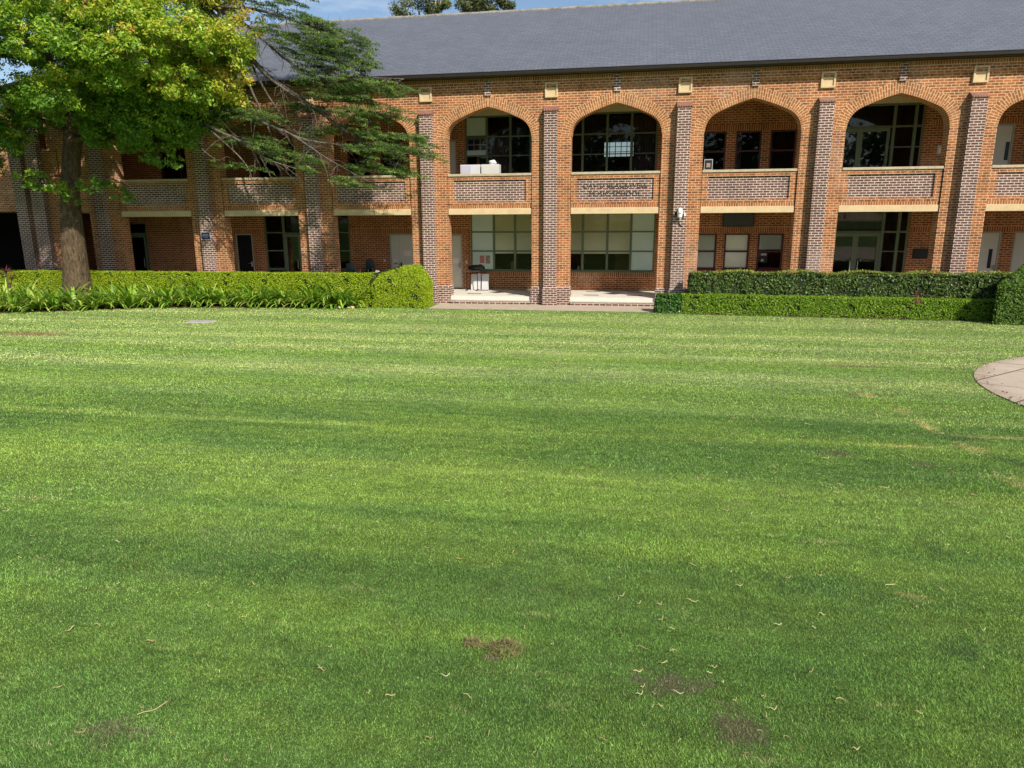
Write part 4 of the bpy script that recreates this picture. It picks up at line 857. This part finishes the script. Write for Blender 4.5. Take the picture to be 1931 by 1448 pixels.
# strap leaf plants
m_strap=leaf_mat('strap_leaf',[(0,(.08,.19,.02)),(.4,(.20,.40,.035)),(.8,(.42,.60,.07)),(.95,(.56,.64,.16)),(1,(.40,.30,.12))],rough=.35,trans=.3,spec=.4)
def strap_mesh(seed,nl=64,L=1.15):
    rs=np.random.default_rng(seed); V=[];F=[];T=[]
    for i in range(nl):
        th=rs.uniform(0,6.28); el0=rs.uniform(.45,1.45); l=L*rs.uniform(.6,1.15); wd=rs.uniform(.030,.050); k=6; curv=rs.uniform(1.0,2.4); t=rs.random()**.75
        p=np.array([math.cos(th)*.05,math.sin(th)*.05,0.]); e=el0; sd=np.array([-math.sin(th),math.cos(th),0]); n0=len(V)
        for j in range(k+1):
            f=j/k; ww=wd*(1-.9*f**3)*(.7+.6*min(f*3,1)*.5); V+=[p-sd*ww,p+sd*ww]; T+=[t,t]
            p=p+np.array([math.cos(th)*math.cos(e),math.sin(th)*math.cos(e),math.sin(e)])*l/k; e-=curv/k*(.5+f)
            p[2]=max(p[2],.02)
        for j in range(k): F.append((n0+2*j,n0+2*j+1,n0+2*j+3,n0+2*j+2))
    me_o=np_mesh('strap_leaf_plant',np.array(V),np.array(F),m_strap,attrs={'tint':np.array(T)}); return me_o
protos=[strap_mesh(s) for s in (1,2,3,4)]
spots=[]
rs=random.Random(4)
for row,(dy,n,lab) in enumerate(((.45,25,'arching strap leaf plant in the front row of the left garden bed'),(.98,23,'strap leaf plant in the shaded back row against the left hedge'))):
    for i in range(n):
        x=-21.8+i*(14.1/(n-1))+rs.uniform(-.12,.12)+.2*row; y=float(bed_edge(x))+dy+rs.uniform(-.08,.08)
        if x<-17: y+=.25*row
        if y>-1.55: y=-1.62
        if abs(x+18.6)<.75 and y>-3.0: continue
        spots.append((x,y,rs.uniform(.85,1.15),lab,row))
for x in (-20.8,-19.9,-17.2,-16.4,-15.6): spots.append((x,float(bed_edge(x))+1.55,1.05,'strap leaf plant in the shaded back row against the left hedge',1))
for i,(x,y,s,lab,row) in enumerate(spots):
    o=protos[i%4] if i<4 else protos[i%4].copy()
    if i>=4: col.objects.link(o)
    o.location=(x,y,.01); o.rotation_euler=(0,0,rs.uniform(0,6.28)); o.scale=(s,s,s*rs.uniform(.9,1.15))
    tag(o,lab,'plant','strap leaf plants, %s row'%('front' if row==0 else 'back'))
# small rocks at the end of the planting
for x,y,s,lb in ((-7.75,-1.95,.12,'pale rock at the right end of the strap leaf planting'),(-7.35,-1.85,.09,'smaller flat rock beside the lime hedge end')):
    o=blob('rock',(x,y,.03),(s*1.6,s,s*.6),m_stone,int(x*10),.3); tag(o,lb,'rock')
# cordyline
t=empty('cordyline_plant',(-21.0,-3.1,0)); tag(t,'pink leaved cordyline plant at the far left of the bed','plant')
mb=MB(); mb.tube([(0,0,0),(.03,0,.9),(0,.02,1.35)],[.04,.03,.03],7); mb.tube([(.02,0,.6),(.22,.03,1.1)],[.025,.02],6); mb.build('stem',plain('brown_stem',(.12,.08,.05),.9,.3,8),t)
m_cor=leaf_mat('pink_leaf',[(0,(.10,.02,.035)),(.5,(.24,.05,.08)),(1,(.30,.10,.12))])
V=[];F=[];T=[]
for i in range(46):
    th=rng.uniform(0,6.28); e=rng.uniform(.1,1.4); l=rng.uniform(.3,.5); c=np.array([0,.02,1.32]) if i%3 else np.array([.22,.03,1.08]); sd=np.array([-math.sin(th),math.cos(th),0]); p=c.copy(); n0=len(V)
    for j in range(5):
        V+=[p-sd*.022*(1-j/4.2),p+sd*.022*(1-j/4.2)]; T+=[i/46]*2; p=p+np.array([math.cos(th)*math.cos(e),math.sin(th)*math.cos(e),math.sin(e)])*l/4; e-=.25
    for j in range(4): F.append((n0+2*j,n0+2*j+1,n0+2*j+3,n0+2*j+2))
np_mesh('foliage',np.array(V),np.array(F),m_cor,t,attrs={'tint':np.array(T)})

# ------------------------------------------------------------------ trees
def bark_mat(name,c1,c2,sc_=7):
    m=N(name,.95,.1); p=m.sep(m.pos()); v=m.comb(m.math('MULTIPLY',p[0],1.0),m.math('MULTIPLY',p[1],1.0),m.math('MULTIPLY',p[2],.28))
    n=m.noise(sc_,8,.75,vec=v,dist=.6); m.col(m.ramp(n,[(.35,c1),(.65,c2)])); m.bump(n,1,.08); return m.mat
m_bark=bark_mat('fissured_bark',(.045,.032,.022),(.21,.15,.09),14)
m_cbark=bark_mat('grey_cedar_bark',(.05,.045,.038),(.27,.23,.18),12)
m_ebark=bark_mat('pale_gum_bark',(.3,.26,.22),(.6,.56,.5),3)
def smooth_path(pts,k=4):
    P=[Vector(p) for p in pts]; out=[]
    for i in range(len(P)-1):
        p0,p1,p2,p3=P[max(i-1,0)],P[i],P[i+1],P[min(i+2,len(P)-1)]
        for j in range(k):
            t=j/k; out.append(.5*((2*p1)+(-p0+p2)*t+(2*p0-5*p1+4*p2-p3)*t*t+(-p0+3*p1-3*p2+p3)*t**3))
    out.append(P[-1]); return out
def limb(mb,pts,r0,r1,seg=8,wob=.12,k=4):
    s=smooth_path(pts,k); n=len(s); mb.tube(s,[r0+(r1-r0)*(i/(n-1))**.8 for i in range(n)],seg,wob=wob); return s
# broadleaf tree
tr=empty('broadleaf_tree',(-18.7,-2.25,0)); tag(tr,'large broadleaf tree with thick fissured trunk and yellow tipped crown at left','tree'); off=np.array(tr.location)
mb=MB(); nodes=[]
def A(pts): return [Vector(p)-tr.location for p in pts]
mb.tube(A([(-18.72,-2.25,-.05),(-18.7,-2.25,.25),(-18.66,-2.25,.8),(-18.6,-2.25,1.6),(-18.52,-2.25,3.0),(-18.38,-2.25,4.4),(-18.05,-2.25,5.9),(-17.65,-2.25,7.2)]),[.70,.60,.52,.45,.39,.34,.31,.34],16,wob=.06)
limbs=[([(-17.7,-2.25,7.1),(-17.75,-2.3,8.0),(-18.15,-2.5,8.8),(-18.35,-2.6,10),(-18.6,-2.8,12)],.26,.07),
 ([(-17.7,-2.25,7.0),(-17.2,-2.3,8.1),(-16.2,-2.4,8.9),(-14.8,-2.6,10),(-13.5,-3,11.6)],.28,.06),
 ([(-17.7,-2.2,6.9),(-17.0,-2.0,8.2),(-16.8,-1.7,10),(-17,-1.2,12.5)],.25,.06),
 ([(-16.5,-2.4,8.7),(-14.5,-2.9,8.9),(-12.2,-3.1,9.0),(-10.6,-3,8.9)],.15,.03),
 ([(-18.0,-2.3,6.2),(-16.8,-2.7,6.3),(-15.4,-3.0,6.15),(-14.4,-3.1,6.2)],.13,.03),
 ([(-18.2,-2.3,8.8),(-19.6,-2.9,9.2),(-21.5,-3.2,9.2),(-23.2,-3.3,9.0)],.16,.04),
 ([(-17.9,-2.3,6.5),(-19.4,-3,7.2),(-21,-3.3,7.3)],.13,.03),
 ([(-18.4,-2.3,4.6),(-17.4,-2.9,4.8),(-16.2,-3.1,4.9),(-15.4,-3.1,4.6)],.05,.015),
 ([(-18.4,-2.3,4.9),(-19.0,-3.0,5.0),(-19.5,-3.3,4.7)],.05,.015),
 ([(-15.5,-2.5,9.4),(-14.8,-4,10),(-14,-5.2,10.6)],.1,.03),([(-18.3,-2.5,9.5),(-19,-4.2,10),(-19.5,-5.4,10.4)],.1,.03)]
for p,r0,r1 in limbs:
    s=limb(mb,A(p),r0,r1); nodes+=[np.array(v) for v in s[2:]]
nodes=np.array(nodes)
ell=[((-16.2,-3.6,10.2),(6.4,4.6,3.9),104),((-21.2,-3.0,9.0),(3.8,3.2,2.9),36),((-13.2,-3.0,9.4),(3.5,3.0,2.6),34),((-13.6,-2.8,7.6),(1.9,1.2,1.2),14),((-19.5,-5.0,8.6),(3.0,2.2,1.9),16),((-14.2,-2.9,6.9),(1.9,.9,.6),10),((-22.6,-3.0,6.0),(1.6,1.2,.9),9),((-11.7,-2.9,8.9),(1.6,1.2,1.3),15),((-13.2,-2.8,7.3),(1.5,1,.7),12),((-12.3,-5,8.8),(2.4,1.8,1.6),24),((-16.8,-5.5,9),(3.5,1.8,1.9),24),((-18,-3.2,9),(2.5,1.5,1.7),14),((-14.7,-2.9,7.3),(2.3,1.2,1.1),12),((-20.6,-3.0,7.1),(2.6,1.3,1.0),14)]
ell+=[((-12.2,-2.9,7.7),(1.2,.9,.7),10),((-13.7,-2.9,6.7),(1.2,.8,.5),9),((-15.4,-2.9,6.5),(1.5,.8,.4),8)]
cl=[]
for c,r,n in ell:
    for i in range(n):
        v=rng.normal(0,1,3); v/=np.linalg.norm(v); q=rng.uniform(.6,.95)**.7; cl.append((np.array(c)+v*np.array(r)*q,rng.uniform(.5,.85)))
for c,rr in (((-15.1,-3.0,6.05),.42),((-14.6,-3.0,5.85),.5),((-13.9,-3.0,5.6),.45),((-13.35,-3,5.4),.35),((-19.3,-3.3,4.85),.4),((-18.7,-3.2,4.75),.42),((-18.1,-3.2,4.5),.42),((-17.5,-3.2,4.15),.33),((-16.8,-3.2,4.6),.35),((-16.2,-3.1,4.6),.38),((-15.6,-3.1,4.35),.38),((-15.2,-3.1,4.1),.25),((-20.4,-3.1,6.3),.5),((-19.4,-3.1,6.2),.5),((-21.3,-3,6.1),.45)): cl.append((np.array(c),rr))
P=[];Nn=[];T=[]; tips=MB()
for c,rr in cl:
    # keep a window through to trunk fork
    if -18.9<c[0]<-16.9 and c[2]<7.2 and c[2]>5.2 and rng.random()<.9: continue
    
    n=int(640*(rr/.6)**2); v=rng.normal(0,1,(n,3)); v/=np.linalg.norm(v,axis=1)[:,None]; q=rng.uniform(.15,1,n)[:,None]**.6
    # clump broken into sub sprays
    sub=rng.normal(0,1,(9,3)); sub/=np.linalg.norm(sub,axis=1)[:,None]; si=rng.integers(0,9,n); ps=c+sub[si]*rr*.75+v*q*rr*.42*np.array([1,1,.8]); ps[:,2]-=.18*np.abs(v[:,0])*rr
    P.append(ps); Nn.append(v*.6+sub[si]*.5+np.array([0,0,.5]))
    yel=np.clip(.17+.42*((c[0]+16)/6)*(c[2]>7.5)+.12*(c[2]-9)/3+(.3 if rng.random()<.22 else 0),.03,.8)
    T.append(np.clip(rng.normal(yel,.22,n)+.15*(sub[si][:,2]),0,1))
    d=np.linalg.norm(nodes+off-c,axis=1); j=d.argmin(); b=nodes[j]; e=c-off; 
    if d[j]>.4:
        mdl=(b+e)/2+rng.normal(0,.12,3)+np.array([0,0,-.08]); mb.tube([Vector(b),Vector(mdl),Vector(e)],[.035,.022,.010],5,cap=False)
        for s_ in sub[:5]: mb.tube([Vector(mdl),Vector(e),Vector(e+s_*rr*.7)],[.012,.010,.004],3,cap=False)
P=np.concatenate(P);Nn=np.concatenate(Nn);T=np.concatenate(T)
mb.build('trunk',m_bark,tr,smooth=True)
m_leaf=leaf_mat('broad_leaf',[(0,(.13,.27,.03)),(.3,(.24,.43,.035)),(.6,(.44,.60,.05)),(.8,(.62,.60,.07)),(1,(.68,.42,.09))],rough=.38,trans=.42,spec=.4)
add_leaves('crown',P-off,Nn,.062,m_leaf,tr,ratio=.45,jit=.7,T=T); print('leaves',len(P))
# cedar
ce=empty('cedar_tree',(-18.9,-.95,0)); tag(ce,'dark green cedar with long drooping grey limbs reaching across the left arches','tree'); off=np.array(ce.location)
def B(pts): return [Vector(p)-ce.location for p in pts]
mb=MB(); limb(mb,B([(-19.8,-.95,-.05),(-19.6,-.95,3),(-18.9,-.95,8),(-18.4,-1,12),(-18.2,-1,16)]),.36,.08,10)
L_=[([(-18.2,-1,10.2),(-15,-1.6,11.3),(-12.6,-1.9,10.9),(-11.3,-2,9.8),(-10.0,-2,8.35),(-8.86,-2.1,7.6),(-7.9,-2.1,6.94),(-6.4,-2.1,5.9),(-5.0,-2.1,5.35)],.17,.02),
 ([(-10.0,-2,8.34),(-9.4,-2.2,7.9),(-7.9,-2.3,7.05),(-6.1,-2.4,6.9),(-5.1,-2.4,6.7)],.06,.012),
 ([(-18.2,-1,8.6),(-15.5,-1.8,8.7),(-13,-2.3,7.9),(-11.9,-2.5,7.4),(-10.5,-2.5,6.86),(-9.5,-2.5,6.45),(-8.3,-2.5,6.0),(-6.4,-2.5,5.75),(-4.5,-2.5,5.45)],.14,.015),
 ([(-18.2,-1,10.6),(-15,-1.9,11.2),(-12.1,-2.2,10.65),(-10.1,-2.2,10.4),(-8.6,-2.2,9.95),(-7.4,-2.2,9.55),(-6.2,-2.2,9.0)],.1,.012),
 ([(-12.4,-1.9,10.8),(-10.7,-2.2,10.1),(-8.7,-2.4,8.5),(-7.1,-2.5,8.1),(-4.7,-2.5,7.9)],.07,.012),
 ([(-18.3,-1,7.4),(-15.5,-2,7.8),(-13.1,-2.6,7.2),(-11.9,-2.6,6.5),(-10.7,-2.6,5.95),(-9.9,-2.6,5.4),(-8.8,-2.6,5.05)],.11,.015),
 ([(-9.2,-2.5,6.35),(-8.6,-2.7,6.05),(-7.5,-2.8,5.35),(-6.0,-2.9,4.55)],.05,.01),
 ([(-12.2,-2.6,6.6),(-11.0,-2.7,5.6),(-10.55,-2.7,5.0),(-10.45,-2.7,4.4),(-10.3,-2.7,3.7)],.035,.008),
 ([(-10.5,-2.7,4.9),(-10.9,-2.7,4.3),(-11.3,-2.8,3.9)],.015,.006),([(-13.2,-2.6,6.9),(-12.6,-2.6,6.0),(-11.8,-2.7,5.4),(-11.4,-2.7,5.5)],.03,.008),
 ([(-11.3,-2,9.8),(-10.9,-2,8.6),(-10.2,-2.1,7.0),(-9.8,-2.2,6.1),(-9.3,-2.3,5.0)],.06,.012),
 ([(-10.6,-2,8.9),(-10.1,-1.8,7.7),(-9.3,-1.8,6.6),(-8.2,-1.9,5.6),(-7.3,-2,4.9)],.05,.01),
 ([(-18.2,-1,12.5),(-15.5,-2,13),(-13,-2.5,12.6),(-10.5,-3,11.6)],.1,.015),([(-18.2,-1,13.2),(-17,.5,13.6),(-15,1.5,13)],.08,.015),([(-18.2,-1,11.4),(-20.5,-.6,11.8),(-23,-.3,11)],.1,.015)]
lp=[]
for p,r0,r1 in L_:
    s=limb(mb,B(p),r0,r1,7,.1); lp.append(s)
# bare side twigs off the limbs
tw=[]
for s in lp[:7]:
    for i in range(4,len(s)-1):
        for _ in range(4):
            if rng.random()<.3: continue
            b=np.array(s[i]); d=np.array(s[min(i+1,len(s)-1)]-s[i-1]); d/=np.linalg.norm(d)+1e-9
            v=d*rng.uniform(.3,1)+rng.normal(0,.55,3)*np.array([1,1,.5])+np.array([0,0,-.1]); v/=np.linalg.norm(v); L=rng.uniform(.4,1.3)
            m1=b+v*L*.5+rng.normal(0,.04,3); e=b+v*L+np.array([0,0,-.12*L]); mb.tube([Vector(b),Vector(m1),Vector(e)],[.014,.009,.004],4,cap=False); tw.append((m1,e))
            if rng.random()<.6:
                e2=m1+(v+rng.normal(0,.6,3))*L*.35; mb.tube([Vector(m1),Vector(e2)],[.007,.003],3,cap=False)
# foliage pads  (x0,z0,x1,z1,thick,depthY,count,y)
pads=[(-9.9,9.7,-6.1,9.1,.35,1.2,60,-2.2),(-9.4,9.2,-6.0,8.5,.45,1.2,70,-2.3),(-8.8,8.4,-6.2,8.5,.25,1.0,28,-2.3),(-8.7,8.0,-4.65,7.65,.22,1.1,62,-2.4),(-8.2,7.6,-6.0,7.3,.18,.9,24,-2.4),
 (-7.3,6.95,-5.0,6.85,.20,1.0,34,-2.4),(-7.0,6.3,-4.3,6.0,.22,1.0,36,-2.4),(-6.9,5.8,-3.95,5.55,.20,1.0,48,-2.5),(-7.0,5.15,-4.3,4.95,.16,.9,34,-2.5),(-7.6,4.75,-6.2,4.5,.10,.6,10,-2.8),
 (-12.6,7.1,-9.6,6.9,.22,1.0,42,-2.4),(-12.4,6.4,-9.6,6.0,.28,1.1,38,-2.0),(-10.6,5.9,-8.3,5.2,.28,1.0,30,-2.4),(-9.6,7.4,-8.2,7.2,.15,.8,18,-1.8),(-8.8,6.4,-7.2,6.6,.15,.8,14,-1.9),(-12.2,5.4,-10.0,5.1,.12,.8,8,-2.5),
 (-10.4,10.6,-8.0,10.9,.25,1.2,26,-2.2),(-9.2,10.3,-7.3,9.7,.25,1.0,22,-2.2),(-13.5,11.5,-9,11.6,.5,1.5,50,-2.5),(-16,13.3,-12,12.8,.6,2,50,-2),(-17,12.2,-19.5,14.5,.8,1.6,50,-.6),(-19.5,11.9,-23,11.0,.4,1.2,36,-.4),(-18.8,15,-17.4,16.8,.6,.8,30,-1),(-16.5,13.7,-14.5,13.1,.4,.9,24,1.2)]
P=[];Nn=[];T=[]
LA=np.array([v for s in lp for v in s])+off
for (xa,za,xb,zb,th,dy,cnt,y0) in pads:
    for i in range(int(cnt*1.5)):
        f=rng.random(); c=np.array([xa+(xb-xa)*f,y0+rng.normal(0,dy*.38),za+(zb-za)*f+rng.normal(0,th*.6)])
        # fan shaped flat spray, drooping outward
        d=np.array([1,rng.normal(0,.7),-.12]); d/=np.linalg.norm(d); sd=np.cross(d,[0,0,1.]); L=rng.uniform(.35,.75); nn=165; tt=rng.random()
        u=rng.random(nn)**.8; v=rng.uniform(-1,1,nn)*(1-u*.75)*.5
        q=c+d*(u*L)[:,None]+sd*(v*L)[:,None]; q[:,2]+=-.12*(u*L)-.22*np.abs(v)*L+rng.normal(0,.022,nn)
        P.append(q); Nn.append(np.tile([0,-.2,1.],(nn,1))); T.append(np.clip(rng.normal(.2+.45*tt,.2,nn)+.25*(u>.75),0,1))
        if i%2==0:
            mb.tube([Vector(c-off-d*.25),Vector(c+d*L*.85-off+np.array([0,0,-.05]))],[.008,.003],3,cap=False)
        if i%5==0:
            dd=np.linalg.norm(LA-c,axis=1); j=dd.argmin()
            if .3<dd[j]<2.2: mb.tube([Vector(LA[j]-off),Vector((LA[j]+c)/2-off+rng.normal(0,.05,3)),Vector(c-off)],[.014,.010,.006],4,cap=False)
mb.build('trunk',m_cbark,ce,smooth=True)
P=np.concatenate(P);Nn=np.concatenate(Nn);T=np.concatenate(T)
m_need=leaf_mat('cedar_needle',[(0,(.055,.10,.025)),(.5,(.115,.20,.04)),(.85,(.22,.33,.065)),(1,(.31,.40,.09))],rough=.7,trans=.3)
add_leaves('crown',P-off,Nn,.037,m_need,ce,ratio=.28,jit=.8,T=T); print('needles',len(P))
# gum tree behind the roof
def gum(x,y,lumps,label,trunkz=13):
    g=empty('gum_tree',(x,y,0)); tag(g,label,'tree','gum trees behind the roof'); off=np.array([x,y,0.]); mb=MB(); mb.tube([(0,0,0),(.1,0,6),(0,0,11)],[.4,.3,.22],10,wob=.05)
    P=[];Nn=[];T=[]
    for (cx,cz,r,cy) in lumps:
        mb.tube([(0,0,10.5),((cx)*.5,cy*.5,(11+cz)/2+.4),(cx,cy,cz+r*.3)],[.16,.08,.03],6)
        for k in range(9):
            v=rng.normal(0,1,3); v/=np.linalg.norm(v); c=np.array([cx,cy,cz])+v*r*.62*np.array([1,1,.7]); n=170; u=rng.normal(0,1,(n,3)); u/=np.linalg.norm(u,axis=1)[:,None]
            mb.tube([(cx,cy,cz-r*.2),tuple(c)],[.03,.012],4)
            P.append(c+u*(rng.random((n,1))**.5)*r*.45*np.array([1,1,.75])); Nn.append(u+np.array([0,-.3,.2])); T.append(np.clip(rng.normal(.4+.3*v[2],.25,n),0,1))
    mb.build('trunk',m_ebark,g,smooth=True); P=np.concatenate(P); add_leaves('crown',P,np.concatenate(Nn),.085,m_eleaf,g,ratio=.3,jit=.6,T=np.concatenate(T))
m_eleaf=leaf_mat('gum_leaf',[(0,(.06,.085,.025)),(.5,(.13,.16,.045)),(.85,(.22,.23,.07)),(1,(.30,.25,.09))],rough=.5,trans=.25)
gum(-9.6,17,[(-2.2,14.75,.6,0),(-1.2,15.5,1.0,0),(-.6,16.6,1.1,.3),(.2,15.7,.95,0),(.9,16.9,1.1,0),(1.0,15.6,.6,0)],'left gum tree crown rising behind the slate ridge')
gum(-6.3,18,[(-1.2,16.2,1.0,0),(-.2,16.2,1.1,.2),(.8,16.4,1.1,0),(1.5,15.9,.75,0),(-.7,15.5,.7,0),(-.2,17.6,1.1,0),(.5,15.5,.6,0)],'right gum tree crown rising behind the slate ridge')

# big trees on the far side of the lawn, behind the photographer: they darken the reflections in the glass
m_dleaf=leaf_mat('shade_tree_leaf',[(0,(.03,.06,.015)),(.5,(.06,.11,.025)),(1,(.12,.18,.04))],rough=.6,trans=.2)
for i in range(11):
    x=-42+i*9.5+rng.uniform(-1.5,1.5); y=-62+rng.uniform(-3,3); g=empty('shade_tree',(x,y,0)); tag(g,'tall leafy tree in the row behind the photographer, number %s from the left'%['one','two','three','four','five','six','seven','eight','nine','ten','eleven'][i],'tree','trees across the lawn')
    mb=MB(); mb.tube([(0,0,1.5),(.2,0,6),(0,.2,11)],[.5,.38,.2],9,wob=.05); mb.build('trunk',m_bark,g,smooth=True)
    n=2600; v=rng.normal(0,1,(n,3)); v/=np.linalg.norm(v,axis=1)[:,None]; q=rng.uniform(.5,1,n)[:,None]; P=np.array([0,0,9.8+rng.uniform(-1,1)])+v*q*np.array([5.8,4,7.0])*(1+.2*np.sin(v[:,:1]*6)*np.cos(v[:,2:]*5))
    add_leaves('crown',P,v,.45,m_dleaf,g,jit=.6)
